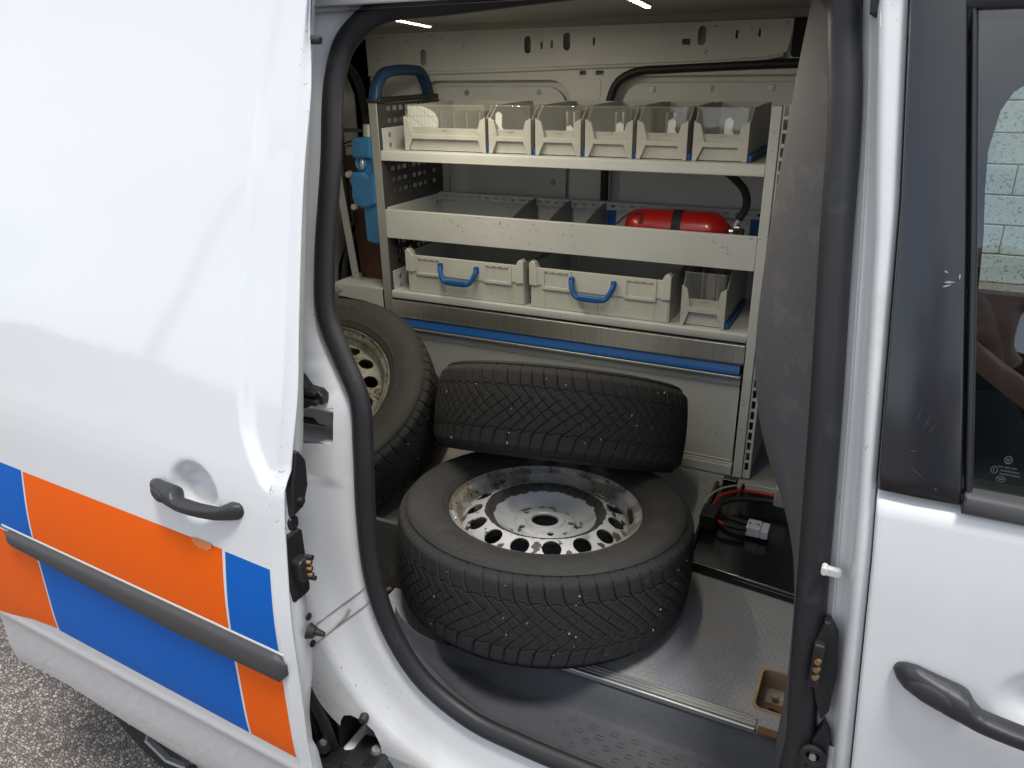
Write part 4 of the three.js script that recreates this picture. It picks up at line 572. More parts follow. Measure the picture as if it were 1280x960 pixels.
// ------------------------------------------------------------------ the racking along the far side
const RX0 = -1.432, RX1 = -0.262, RZ = -1.109, RB = -1.46;
{
  const r = thing('shelf_rack', 'grey steel shelf rack along the far side with three shelves and a blue drawer edge', 'shelf rack', [0, 0, 0]);
  part('upright', [box(-1.430, -1.401, 0.60, 1.562, RZ - 0.022, RZ, 0.003), box(-1.432, -1.428, 0.60, 1.562, RZ - 0.05, RZ - 0.002, 0.001)], M.galv, r, 'plain left upright of the rack');
  const up = part('upright', box(-0.292, -0.268, 0.585, 1.562, RZ - 0.02, RZ + 0.002, 0.002), M.rack, r, 'right upright of the rack with a slotted edge');
  const fl = shape([[-0.2665, 0.585], [-0.2485, 0.585], [-0.2485, 1.565], [-0.2665, 1.565]]); for (let y = 0.61; y < 1.545; y += 0.031) fl.holes.push(holeRect(-0.2625, -0.253, y, y + 0.023, 0.001));
  part('slotted_edge', [plate(fl, RZ - 0.006, RZ - 0.003, 0.0006), box(-0.2495, -0.2465, 0.585, 1.563, RZ - 0.03, RZ - 0.003, 0.0008)], M.rack, up);
  part('upright_web', box(-0.252, -0.248, 0.6, 1.56, RB, RZ - 0.03, 0.001), M.rack, up);
  // left end: bracket plates and a perforated panel
  const sp = shape([[1.111, 0.99], [1.455, 0.99], [1.455, 1.56], [1.111, 1.56]]);
  const slot = (u, y) => sp.holes.push(holeRect(u - 0.0125, u + 0.0125, y - 0.007, y + 0.007, 0.0045)), dot = (u, y) => sp.holes.push(holeRect(u - 0.003, u + 0.003, y - 0.004, y + 0.004, 0.0015));
  for (const y of [1.545, 1.510, 1.405, 1.372, 1.339, 1.306, 1.145, 1.115, 1.085]) { for (const u of [1.165, 1.197, 1.229, 1.282, 1.314, 1.346, 1.40]) slot(u, y); dot(1.142, y); dot(1.256, y); dot(1.256, y - 0.016); dot(1.372, y); }
  part('end_panel', turnX(plate(sp, 0, 0.0025)).translate(-1.400, 0, 0), M.perfor, r, 'dark perforated end panel of the rack');
  const br = (y0, y1, mat) => { const b = part('shelf_bracket', box(-1.397, -1.392, y0, y1, RB + 0.01, RZ - 0.01, 0.001), mat, r); for (const [y, z] of [[y1 - 0.018, RZ - 0.04], [y0 + 0.014, RZ - 0.04], [y1 - 0.03, -1.40]]) part('bolt', cyl([-1.393, y, z], [-1.388, y, z], 0.007, 0.006, 12), M.galv, b); };
  br(1.43, 1.492, M.rack); br(1.175, 1.262, M.rack); br(1.0, 1.062, M.rack);
  part('rear_post', [box(-1.397, -1.375, 1.0, 1.43, RB - 0.01, RB + 0.005, 0.001), box(-1.39, -1.36, 1.415, 1.43, -1.44, -1.41, 0.001)], M.rack, r);
  // shelves
  const lip = (y0, y1, x0 = -1.40, x1 = -0.293) => box(x0, x1, y0, y1, RZ - 0.004, RZ, 0.0018);
  part('shelf', [box(-1.396, -0.27, 1.424, 1.430, RB, RZ - 0.006, 0.001), (() => { const rows = [-1.398, -0.293].map((x) => [[x, 1.4305, RZ - 0.03], [x, 1.4305, RZ - 0.008], [x, 1.429, RZ - 0.002], [x, 1.426, RZ + 0.0005], [x, 1.409, RZ + 0.001], [x, 1.403, RZ + 0.003], [x, 1.401, RZ + 0.001], [x, 1.402, RZ - 0.012]]); return loft(rows, true); })()], M.rack, r, 'top shelf');
  const mid = part('shelf', [box(-1.396, -0.27, 1.172, 1.178, RB, RZ - 0.005, 0.001), lip(1.170, 1.257), box(-1.40, -0.293, 1.2535, 1.257, RZ - 0.014, RZ - 0.003, 0.001)], M.rack, r, 'middle shelf tray with a deep front lip');
  const bk = shape([[-1.393, 1.178], [-0.27, 1.178], [-0.27, 1.262], [-1.393, 1.262]]); for (const x of [-1.22, -1.13, -1.0, -0.84, -0.72]) for (const y of [1.205, 1.235]) bk.holes.push(new THREE.Path().absarc(x, y, 0.004, 0, 6.2832));
  part('shelf_back', plate(bk, RB + 0.02, RB + 0.023), M.rack, mid);
  const fg = shape([[-1.393, 1.242], [-0.27, 1.242], [-0.27, 1.266], [-1.393, 1.266]]); for (let x = -1.37; x < -0.29; x += 0.031) fg.holes.push(holeRect(x, x + 0.013, 1.2505, 1.2575, 0.001));
  part('back_flange', [plate(fg, RB + 0.04, RB + 0.042), box(-1.393, -0.27, 1.264, 1.266, RB + 0.02, RB + 0.04, 0)], M.rack, mid, 'slotted rear flange of the middle shelf');
  const dv = new THREE.Shape(); dv.moveTo(1.12, 1.18); dv.lineTo(1.43, 1.18); dv.lineTo(1.43, 1.264); dv.quadraticCurveTo(1.30, 1.262, 1.12, 1.19); dv.closePath();
  for (const [x, b] of [[-1.035, 0], [-0.915, 0], [-0.80, 1]]) { const d = part('divider', turnX(plate(dv, 0, 0.004, 0.001)).translate(x, 0, 0), std(rgb(0.17, 0.175, 0.18), 0.5), mid); part('divider_clip', box(x + 0.004, x + (b ? 0.03 : 0.006), 1.18, 1.262, -1.437, -1.43, 0.002), b ? M.blue : M.rack, d); }
  parts('divider_clip', [box(-0.365, -0.335, 1.18, 1.26, -1.437, -1.43, 0.002), box(-0.325, -0.29, 1.18, 1.26, -1.437, -1.43, 0.002)], M.blue, mid);
  part('shelf', [box(-1.396, -0.27, 0.996, 1.002, RB, RZ - 0.006, 0.001), (() => { const rows = [-1.398, -0.293].map((x) => [[x, 1.0025, RZ - 0.05], [x, 1.0025, RZ - 0.008], [x, 1.001, RZ - 0.001], [x, 0.998, RZ + 0.001], [x, 0.980, RZ + 0.001], [x, 0.978, RZ - 0.004], [x, 0.978, RZ - 0.02]]); return loft(rows, true); })(), box(-0.275, -0.27, 1.0, 1.02, RB, RZ - 0.01, 0.001)], M.rack, r, 'lower shelf under the cases');
  part('shelf_back', box(-1.393, -0.27, 1.0, 1.09, RB + 0.01, RB + 0.014, 0.001), M.rack, r);
  // drawer with an aluminium front and blue grip edge, flap with a bevelled top, base
  const dr = part('drawer_front', (() => { const rows = [-1.399, -0.294].map((x) => [[x, 0.972, RZ - 0.012], [x, 0.972, RZ + 0.002], [x, 0.970, RZ + 0.004], [x, 0.925, RZ + 0.004], [x, 0.920, RZ + 0.006], [x, 0.917, RZ + 0.004], [x, 0.917, RZ - 0.012]]); return loft(rows, true); })(), M.alu, r, 'brushed aluminium drawer front');
  part('drawer_grip', (() => { const rows = [-1.398, -0.302].map((x) => [[x, 0.918, RZ - 0.006], [x, 0.916, RZ + 0.0], [x, 0.902, RZ + 0.004], [x, 0.893, RZ + 0.009], [x, 0.888, RZ + 0.008], [x, 0.888, RZ - 0.01]]); return loft(rows, true); })(), M.blue, dr, 'bright blue grip edge of the drawer');
  part('drawer_lip', box(-1.398, -0.297, 0.880, 0.8875, RZ - 0.01, RZ + 0.011, 0.002), M.galv, dr);
  part('flap', [(() => { const rows = [-1.398, -0.300].map((x) => [[x, 0.878, RZ - 0.03], [x, 0.877, RZ - 0.022], [x, 0.860, RZ - 0.010], [x, 0.853, RZ - 0.008], [x, 0.848, RZ - 0.014], [x, 0.63, RZ - 0.014], [x, 0.626, RZ - 0.016]]); return loft(rows, true); })(), box(-1.398, -0.300, 0.622, 0.627, RZ - 0.03, RZ - 0.012, 0.001)], M.rack, r, 'flap closing the lower compartment');
  part('base_rail', [box(-1.40, -0.298, 0.583, 0.612, RZ - 0.03, RZ - 0.003, 0.002), box(-1.40, -0.298, 0.6125, 0.6155, RZ - 0.02, RZ - 0.006, 0.0005), box(-1.40, -0.298, 0.6165, 0.6195, RZ - 0.02, RZ - 0.008, 0.0005)], M.rack, r);
  part('carcass', [box(-1.398, -0.27, 0.60, 0.605, RB, RZ - 0.03, 0), box(-1.398, -0.27, 0.60, 0.975, RB, RB + 0.004, 0), box(-1.42, -1.40, 0.59, 0.98, RB, RZ - 0.025, 0.001)], M.rack, r);
  // grip on top of the left end
  part('end_cap', box(-1.436, -1.388, 1.562, 1.576, -1.44, RZ + 0.002, 0.004), M.black, r);
  part('grip_handle', (() => { const c = new THREE.CatmullRomCurve3([[-1.412, 1.566, -1.118], [-1.412, 1.60, -1.128], [-1.412, 1.636, -1.165], [-1.412, 1.646, -1.20], [-1.412, 1.648, -1.33], [-1.412, 1.64, -1.372], [-1.412, 1.60, -1.405], [-1.412, 1.566, -1.415]].map((p) => new THREE.Vector3(...p))), P = c.getSpacedPoints(70), rows = P.map((p, i) => { const a = P[Math.max(0, i - 1)], b = P[Math.min(70, i + 1)], ty = b.y - a.y, tz = b.z - a.z, l = Math.hypot(ty, tz), n = [tz / l, -ty / l], row = []; for (let k = 0; k <= 12; k++) { const t = k / 12 * 2 * Math.PI, u = Math.sign(Math.cos(t)) * Math.abs(Math.cos(t)) ** 0.6 * 0.017, v = Math.sign(Math.sin(t)) * Math.abs(Math.sin(t)) ** 0.6 * 0.015; row.push([p.x + u, p.y + n[0] * v, p.z + n[1] * v]); } return row; }); return loft(rows); })(), M.blueDark, r, 'dark blue grip on the left end of the rack');
}
{ // steel ledge, board and blue holder left of the rack
  const l = thing('side_ledge', 'grey steel ledge sticking out left of the rack above the wheels', 'ledge');
  part('ledge_top', box(-1.63, -1.434, 0.999, 1.003, -1.45, RZ + 0.004, 0.001), M.rack, l);
  part('ledge_front', plate(shape([[-1.625, 1.0], [-1.434, 1.0], [-1.434, 0.93], [-1.50, 0.955], [-1.61, 0.962], [-1.625, 0.975]]), RZ, RZ + 0.004, 0.001), M.rack, l);
  parts('bolt', [cyl([-1.605, 0.985, RZ + 0.004], [-1.605, 0.985, RZ + 0.012], 0.011, 0.009, 14), cyl([-1.47, 1.003, -1.16], [-1.47, 1.006, -1.16], 0.005, 0.004, 10)], M.galv, l);
  part('ledge_leg', box(-1.62, -1.60, 0.585, 0.999, -1.44, -1.42, 0.001), M.rack, l);
  const bar = thing('steel_angle', 'galvanised steel angle leaning left of the brown board', 'steel angle');
  part('angle', [(() => { const g = box(-0.014, 0.014, 0, 0.52, -0.002, 0.002, 0.0008); g.rotateZ(0.1); g.translate(-1.585, 1.003, -1.175); return g; })(), (() => { const g = box(-0.014, -0.010, 0, 0.52, -0.03, 0.0, 0.0008); g.rotateZ(0.1); g.translate(-1.585, 1.003, -1.175); return g; })()], M.galv, bar);
  part('screw', cyl([-1.588, 1.03, -1.174], [-1.588, 1.03, -1.168], 0.006, 0.005, 12), M.chrome, bar);
  const b = thing('plywood_board', 'dark brown plywood board leaning upright left of the rack', 'board');
  part('board', (() => { const g = box(-0.075, 0.085, 0, 0.40, -0.006, 0.006, 0.0015); g.rotateZ(0.055); g.translate(-1.51, 1.004, -1.21); return g; })(), M.board, b);
  const t = thing('blue_holder', 'blue plastic tool holder with grey cap hung beside the rack upright', 'tool holder', [-1.455, 1.15, -1.135]);
  const K = (pts, z0, z1, bv = 0.004) => plate(shape(pts), z0, z1, bv);
  part('holder_body', [K([[-0.058, 0.115], [-0.066, 0.14], [-0.062, 0.165], [-0.070, 0.19], [-0.055, 0.212], [-0.02, 0.214], [0.0, 0.20], [0.018, 0.214], [0.028, 0.21], [0.028, 0.12], [0.0, 0.108], [-0.03, 0.104]], -0.02, 0.03, 0.008), K([[-0.028, 0.0], [-0.03, 0.12], [0.022, 0.12], [0.022, -0.004], [0.0, -0.004]], -0.018, 0.02, 0.005), K([[-0.042, 0.2], [-0.046, 0.25], [-0.045, 0.262], [0.022, 0.262], [0.022, 0.2]], -0.012, 0.014, 0.004), K([[-0.05, 0.255], [-0.05, 0.30], [-0.036, 0.314], [0.022, 0.317], [0.022, 0.255]], -0.02, 0.028, 0.007)], M.blueTool, t);
  part('holder_ring', new THREE.TorusGeometry(0.017, 0.005, 10, 24).translate(-0.026, 0.238, 0.016), M.blueTool, t);
  part('holder_lens', new THREE.SphereGeometry(1, 20, 12).scale(0.009, 0.018, 0.008).translate(-0.022, 0.235, 0.016), M.galv, t);
  part('cap', cyl([0.004, 0.317, 0.004], [0.004, 0.352, 0.004], 0.018, 0.016, 24), M.galv, t);
  parts('rod', [cyl([-0.12, 0.333, 0.006], [0.0, 0.334, 0.006], 0.0055), cyl([-0.085, 0.288, 0.0], [-0.05, 0.288, 0.0], 0.003), cyl([-0.058, 0.288, 0.0], [-0.05, 0.288, 0.0], 0.011)], M.black, t);
  parts('bolt', [cyl([-0.068, 0.206, 0.02], [-0.068, 0.206, 0.034], 0.011, 0.009, 16), cyl([-0.058, 0.108, 0.02], [-0.058, 0.108, 0.034], 0.011, 0.009, 16)], M.galv, t);
}

// ------------------------------------------------------------------ storage bins, cases, extinguisher
function makeBin(w, h, d, name, label, pos, group, inside) { // open at the top, clear panel in the front; x from 0 to w, front at z = 0
  const b = thing(name, label, 'storage bin', pos, group), t = 0.0025, fw = Math.min(0.024, w * 0.18), q = 0.34 * h;
  const side = shape([[0.004, 0], [d, 0], [d, h], [d * 0.55, h], [0.05, h * 0.985], [0.014, h * 0.76], [0.004, h * 0.6]]);
  part('bin_body', [turnX(plate(side, 0, t, 0.0006)), turnX(plate(side, 0, t, 0.0006)).translate(w - t, 0, 0), box(t, w - t, 0.001, 0.0035, -d, -0.012, 0.0008), box(t, w - t, 0.001, h, -d, -d + t, 0.0008)], M.binBody, b);
  const s = shape([[0, 0], [fw * 0.42, 0], [fw * 1.05, q * 0.78], [w - fw * 1.05, q * 0.78], [w - fw * 0.42, 0], [w, 0], [w, h * 0.76], [w - fw * 0.72, h * 0.69], [w - fw * 1.2, q * 1.08], [fw * 1.2, q * 1.08], [fw * 0.72, h * 0.69], [0, h * 0.76]]);
  part('front_frame', plate(s, -0.008, 0.001, 0.0012), M.binBody, b);
  part('foot_panel', box(fw * 0.3, w - fw * 0.3, 0.001, q * 0.85, -0.0155, -0.0125, 0.0008), M.binBody, b);
  part('label_ledge', [box(fw * 0.9, w - fw * 0.9, q * 1.02, q * 1.5, -0.0105, -0.007, 0.0008), box(w * 0.5 - 0.008, w * 0.5 + 0.008, q * 1.36, q * 1.47, -0.0068, -0.0045, 0.0005)], M.binBody, b);
  const rows = []; for (let k = 0; k <= 8; k++) { const y = lerp(q * 1.12, h, k / 8), z = 0.001 - 0.006 * (k / 8) ** 1.5, i = 0.002; rows.push([[i, y, z - 0.06], [i, y, z - 0.006], [i + 0.0025, y, z - 0.001], [i + 0.006, y, z], [w * 0.33, y, z + 0.0008], [w * 0.66, y, z + 0.0008], [w - i - 0.006, y, z], [w - i - 0.0025, y, z - 0.001], [w - i, y, z - 0.006], [w - i, y, z - 0.06]]); }
  const win = part('clear_window', loft(rows), M.clear, b, 'clear plastic front of the bin');
  part('window_rim', [tube([[0.002, h, -0.07], [0.002, h, -0.012], [0.008, h, -0.0052], [w * 0.5, h, -0.0045], [w - 0.008, h, -0.0052], [w - 0.002, h, -0.012], [w - 0.002, h, -0.07]], 0.0021, 60, 6)], M.clear, win);
  part('blue_rail', [box(w + 0.0005, w + 0.0095, 0, 0.016, -d + 0.04, -0.006, 0.002), box(w + 0.0005, w + 0.0095, 0.016, 0.019, -d + 0.04, -d + 0.12, 0.001)], M.blue, b);
  if (inside) inside(b);
  return b;
}
{
  const BY = 1.4315, bz = -1.123, H = 0.125;
  makeBin(0.268, H, 0.29, 'storage_bin', 'widest grey storage bin at the left end of the top shelf', [-1.320, BY, bz], 'bins on the top shelf', (b) => { const g = []; for (let k = 0; k < 5; k++) g.push(box(0.03 + k * 0.045, 0.032 + k * 0.045, 0.004, 0.1, -0.25, -0.16, 0)); parts('partition', g, M.binBody, b); const q = new THREE.Shape(); q.moveTo(0.006, 0.05); q.lineTo(0.10, 0.05); q.quadraticCurveTo(0.118, 0.085, 0.094, 0.106); q.quadraticCurveTo(0.07, 0.12, 0.05, 0.1215); q.lineTo(0.006, 0.1215); q.closePath(); part('lined_sheet', plate(q, -0.0175, -0.0165), M.lined, b, 'thin white sheet with grey lines behind the clear front'); });  // thin white sheet with grey lines, upright behind the clear front
  const xs = [-1.042, -0.9, -0.757, -0.617, -0.473], ws = [0.129, 0.131, 0.129, 0.13, 0.134];
  const lab = ['narrow grey bin right beside the wide bin on the top shelf', 'second narrow grey bin from the wide bin on the top shelf', 'middle one of the five narrow grey bins on the top shelf', 'fourth narrow grey bin from the wide bin on the top shelf', 'rightmost narrow grey bin on the top shelf with its side showing'];
  xs.forEach((x, i) => makeBin(ws[i], H, 0.29, 'storage_bin', lab[i], [x, BY, bz], 'bins on the top shelf', (b) => { if (i === 1 || i === 2 || i === 3) for (const k of [0.3, 0.46]) part('partition', box(ws[i] * k, ws[i] * k + 0.006, 0.004, 0.105, -0.2, -0.12, 0.001), M.binBody, b);
    const q = ws[i] * [0.1, 0.62, 0.60, 0.56, 0.52][i], hh = [0.11, 0.078, 0.088, 0.098, 0.102][i]; part('white_cutout', plate(shape([[q, 0.052], [q + 0.026, 0.05], [q + 0.03, 0.058], [q + 0.02, 0.07], [q + 0.022, hh - 0.008], [q + 0.012, hh], [q + 0.002, hh - 0.006]]), -0.0175, -0.0165), M.cutoutWhite, b); }));  // one thin white cut-out behind each narrow front, its height set per bin
  makeBin(0.118, 0.145, 0.29, 'storage_bin', 'single grey bin with clear front on the lower shelf beside the cases', [-0.474, 1.0035, -1.122], undefined, (b) => { part('cardboard', box(0.045, 0.068, 0.006, 0.125, -0.10, -0.09, 0.001), std(rgb(0.36, 0.28, 0.2), 0.8), b); parts('partition', [box(0.03, 0.033, 0.004, 0.13, -0.2, -0.1, 0.001), box(0.076, 0.079, 0.004, 0.12, -0.2, -0.08, 0.001)], M.binBody, b); });
}
function makeCase(x0, x1, label) {
  const w = x1 - x0, h = 0.125, d = 0.30, c = thing('tool_case', label, 'tool case', [x0, 1.0035, -1.118], 'open grey cases on the lower shelf');
  part('case_body', [box(0.006, w - 0.006, 0, 0.075, -0.0075, -0.0025, 0.002), box(0.002, 0.0065, 0, h, -d, -0.004, 0.002), box(w - 0.0065, w - 0.002, 0, h, -d, -0.004, 0.002), box(0.006, w - 0.006, 0, h + 0.004, -d, -d + 0.004, 0.001), box(0.006, w - 0.006, 0.001, 0.006, -d, -0.006, 0.001)], M.case, c);
  // upper front band with its arched lower edge, corner posts, latch seats
  const s = new THREE.Shape(); s.moveTo(0.012, 0.118); s.lineTo(w - 0.012, 0.118); s.lineTo(w - 0.004, 0.07); s.quadraticCurveTo(w * 0.5, 0.048, 0.004, 0.07); s.closePath();
  part('front_band', plate(s, -0.006, 0.0022, 0.0014), M.case, c);
  const post = shape([[0, 0.066], [0.026, 0.064], [0.026, 0.116], [0.018, 0.132], [0.008, 0.137], [0.0, 0.13]]), pm = shape([[w, 0.066], [w - 0.026, 0.064], [w - 0.026, 0.116], [w - 0.018, 0.132], [w - 0.008, 0.137], [w, 0.13]]);
  for (const g of [post, pm]) part('corner_post', plate(g, -0.02, 0.005, 0.0025), M.case, c);
  for (const u of [0.085, w - 0.085]) { part('latch_seat', [plate((() => { const q = roundRect(u - 0.046, u + 0.046, 0.057, 0.119, 0.003); q.holes.push(holeRect(u - 0.036, u + 0.036, 0.066, 0.106, 0.002)); return q; })(), 0.0, 0.0052, 0.001), box(u - 0.037, u + 0.037, 0.065, 0.107, -0.001, 0.0026, 0)], M.case, c); parts('latch_pin', [0, 1, 2, 3].map((k) => box(u - 0.038 + k * 0.021, u - 0.026 + k * 0.021, 0.1085, 0.1145, 0.005, 0.0075, 0.001)), M.binBody, c); }
  parts('front_rib', [0.045, w * 0.5, w - 0.045].map((u) => box(u - 0.0008, u + 0.0008, 0.002, 0.058, -0.003, -0.0012, 0)), M.case, c);
  const hx = w * 0.47, hw = 0.062, hp = [[hx - hw, 0.096, 0.006], [hx - hw + 0.002, 0.082, 0.014], [hx - hw + 0.016, 0.055, 0.022], [hx - hw + 0.026, 0.05, 0.0235], [hx + hw - 0.026, 0.05, 0.0235], [hx + hw - 0.016, 0.055, 0.022], [hx + hw - 0.002, 0.082, 0.014], [hx + hw, 0.096, 0.006]];
  const hd = part('case_handle', [tube(hp, 0.0072, 80, 12), box(hx - hw + 0.024, hx + hw - 0.024, 0.044, 0.059, 0.0165, 0.031, 0.005)], M.blue, c, 'blue plastic carrying handle');
  parts('hinge', [box(hx - hw - 0.007, hx - hw + 0.007, 0.084, 0.104, 0.002, 0.014, 0.003), box(hx + hw - 0.007, hx + hw + 0.007, 0.084, 0.104, 0.002, 0.014, 0.003)], M.blue, hd);
  part('stay', cyl([0.07, 0.01, -0.2], [0.07, 0.145, -0.22], 0.003, 0.003, 8), M.binBody, c);
  part('liner', [box(0.0085, w - 0.0085, 0.007, 0.012, -d + 0.006, -0.01, 0)], M.rack, c);
  return c;
}
makeCase(-1.342, -0.936, 'left open grey tool case with a blue handle on the lower shelf');
makeCase(-0.918, -0.502, 'right open grey tool case with a blue handle, next to the lower bin');
{
  const e = thing('fire_extinguisher', 'red fire extinguisher with black hose lying in the middle shelf tray', 'fire extinguisher', [-0.40, 1.229, -1.29]);
  e.rotation.set(0, 0.06, 0);
  const pr = [[0, -0.285], [0.02, -0.284], [0.038, -0.276], [0.0475, -0.258], [0.05, -0.24], [0.05, -0.055], [0.0465, -0.03], [0.036, -0.012], [0.022, -0.002], [0.018, 0.004], [0, 0.004]];
  part('cylinder', new THREE.LatheGeometry(pr.map(([x, y]) => new THREE.Vector2(x, y)), 48).rotateZ(-Math.PI / 2), M.red, e);
  part('strap', [new THREE.CylinderGeometry(0.0512, 0.0512, 0.026, 48, 1, true).rotateZ(-Math.PI / 2).translate(-0.135, 0, 0)], M.hose, e, 'black rubber strap round the extinguisher');
  part('label', new THREE.CylinderGeometry(0.0505, 0.0505, 0.035, 20, 1, true, 0.5, 0.55).rotateZ(-Math.PI / 2).translate(-0.07, 0, 0), M.blackRough, e);
  part('valve', [cyl([0.0, 0, 0], [0.03, 0, 0], 0.014, 0.012), box(0.012, 0.034, -0.016, 0.018, -0.012, 0.012, 0.004)], M.chrome, e);
  part('lever', [box(0.015, 0.045, -0.02, 0.012, 0.005, 0.02, 0.003), cyl([0.03, -0.03, 0.02], [0.04, 0.01, 0.02], 0.007)], M.black, e);
  part('fitting', cyl([0.018, 0.016, 0], [0.03, 0.038, 0], 0.008, 0.007), M.galv, e);
  part('hose', tube([[0.026, 0.034, 0], [0.042, 0.07, 0.0], [0.036, 0.105, -0.004], [0.0, 0.142, -0.012], [-0.055, 0.172, -0.02], [-0.10, 0.178, -0.03]], 0.0105, 80, 14), M.hose, e);
  part('bracket', [tube([[-0.30, 0.012, 0.045], [-0.268, 0.04, 0.042], [-0.236, 0.045, 0.04], [-0.232, 0.02, 0.056]], 0.0025, 40, 8)], M.black, e, 'thin black wire bail at the foot of the extinguisher');
}

// ------------------------------------------------------------------ wheels
const font = await new FontLoader().loadAsync('fonts/droid/droid_sans_bold.typeface.json');
function tyreParts(hi) { // axis along y, outer face up
  const W = 0.0885, R0 = 0.3165, NB = 64, NT = hi ? 1440 : 640, NV = hi ? 168 : 40, pitch = 1 / NB, circ = 2 * Math.PI * R0;
  const slopeI = []; { let s = 0; for (let i = 0; i <= 200; i++) { const a = Math.abs(i / 200); s += (0.16 + 0.95 * (1 - smoothstep(a, 0.42, 0.7))) * W / 200; slopeI.push(s); } }
  const f = (v) => Math.sign(v) * slopeI[Math.min(200, Math.round(Math.abs(v) * 200))];
  const p0 = circ / NB, dist = (s, c) => Math.abs(((((s + c) / p0) % 1) + 1.5) % 1 - 0.5) * p0;
  const sipe = (x, w) => { const d = Math.abs((((x % 1) + 1) % 1) - 0.5); return smoothstep(d, 0.5 - w, 0.5 - w * 0.4); };
  const groove = (s0, v) => {
    const s = s0 + 0.0035 * Math.sin(s0 / circ * 2 * Math.PI * 9) + 0.002 * Math.sin(s0 / circ * 2 * Math.PI * 14 + 1), a = Math.abs(v), g = (d, w, h) => h * (1 - smoothstep(d, w * 0.5, w));
    let o = 0;
    const dA = dist(s, -f(v)), dB = dist(s, f(v) + p0 * 0.5);
    if (v > -0.3) o = Math.max(o, g(dA, v > 0.5 ? 0.0022 : 0.0017, v > 0.5 ? 0.0055 : 0.004)); if (v < 0.3) o = Math.max(o, g(dB, v < -0.5 ? 0.0022 : 0.0017, v < -0.5 ? 0.0055 : 0.004));
    const zig = 0.53 + 0.03 * Math.sin(2 * Math.PI * s / p0 + (v > 0 ? 0 : 2)); o = Math.max(o, g(Math.abs(a - zig) * W, 0.0013, 0.003));
    if (hi) { // fine sipes in the blocks
      const w = v * W;
      if (a > 0.56) { const c = (((s - Math.sign(v) * f(v)) / p0 % 1) + 1) % 1; if (Math.abs(c - 0.5) > 0.06 && c > 0.14 && c < 0.86) o = Math.max(o, 0.0017 * sipe(w / 0.0046, 0.16)); }
      else { const k = Math.floor((s - f(v)) / p0 * 2), q = k % 2 ? (s * 0.75 + w) : (s * 0.75 - w); o = Math.max(o, 0.0015 * sipe(q / 0.0048, 0.17)); }
    }
    return o;
  };
  const pos = [], uv = [], idx = [];
  for (let j = 0; j <= NV; j++) { // across: from the inner shoulder to the outer
    const t = (j / NV) * 2 - 1, a = Math.abs(t), edge = smoothstep(a, 0.74, 1), yv = t * 1.12 * W;
    for (let i = 0; i <= NT; i++) {
      const th = i / NT * 2 * Math.PI, v = clamp(t * 1.1, -1, 1); let r = R0 - 0.007 * v * v - 0.0155 * edge * edge; const s = (i / NT) * circ; r -= groove(s, v) * (1 - 0.55 * edge);
      pos.push(r * Math.cos(th), yv, r * Math.sin(th)); uv.push(i / NT * NB / 2, j / NV);
    }
  }
  for (let j = 0; j < NV; j++) for (let i = 0; i < NT; i++) { const a = j * (NT + 1) + i, b = a + 1, c = a + NT + 1, d = c + 1; idx.push(a, c, b, b, c, d); }
  const tread = new THREE.BufferGeometry(); tread.setAttribute('position', new THREE.Float32BufferAttribute(pos, 3)); tread.setAttribute('uv', new THREE.Float32BufferAttribute(uv, 2)); tread.setIndex(idx); tread.computeVertexNormals();
  const half = [[0.2965, 0.098], [0.2925, 0.1022], [0.289, 0.1030], [0.2885, 0.1036], [0.284, 0.1042], [0.28, 0.1046], [0.27, 0.1052], [0.255, 0.1050], [0.24, 0.102], [0.2265, 0.0975], [0.226, 0.0985], [0.2225, 0.0978], [0.222, 0.0965], [0.2125, 0.091], [0.2095, 0.0895], [0.207, 0.0865], [0.2045, 0.082], [0.200, 0.076]];
  const sw = [1, -1].map((s) => { const g = new THREE.LatheGeometry(half.map(([r, y]) => new THREE.Vector2(r, s * y)), 160); if (s > 0) { const k = g.index.array; for (let i = 0; i < k.length; i += 3) { const t = k[i + 1]; k[i + 1] = k[i + 2]; k[i + 2] = t; } g.computeVertexNormals(); } const u = g.attributes.uv; for (let i = 0; i < u.count; i++) u.setXY(i, u.getX(i) * 3, u.getY(i) * 0.5); return g; });
  return { tread, sidewall: join(sw) };
}
const TY = tyreParts(true), TYlow = tyreParts(false);
function letters(text, r, a0, size) { // raised letters round the upper sidewall, reading outwards
  const list = []; let a = a0;
  for (const ch of text) { if (ch === ' ') { a += size * 0.45 / r; continue; } const g = new TextGeometry(ch, { font, size, depth: 0.0012, curveSegments: 4, bevelEnabled: true, bevelSize: 0.0004, bevelThickness: 0.0005, bevelSegments: 1 }); g.computeBoundingBox(); const w = g.boundingBox.max.x + size * 0.12; g.translate(-w / 2, -size / 2, 0); const m = a + w / 2 / r;
    g.rotateX(-Math.PI / 2); g.translate(0, 0.1046, -r); g.rotateY(-m - Math.PI / 2); list.push(g); a += w / r; }
  return join(list.map((g) => uvm(g)));
}
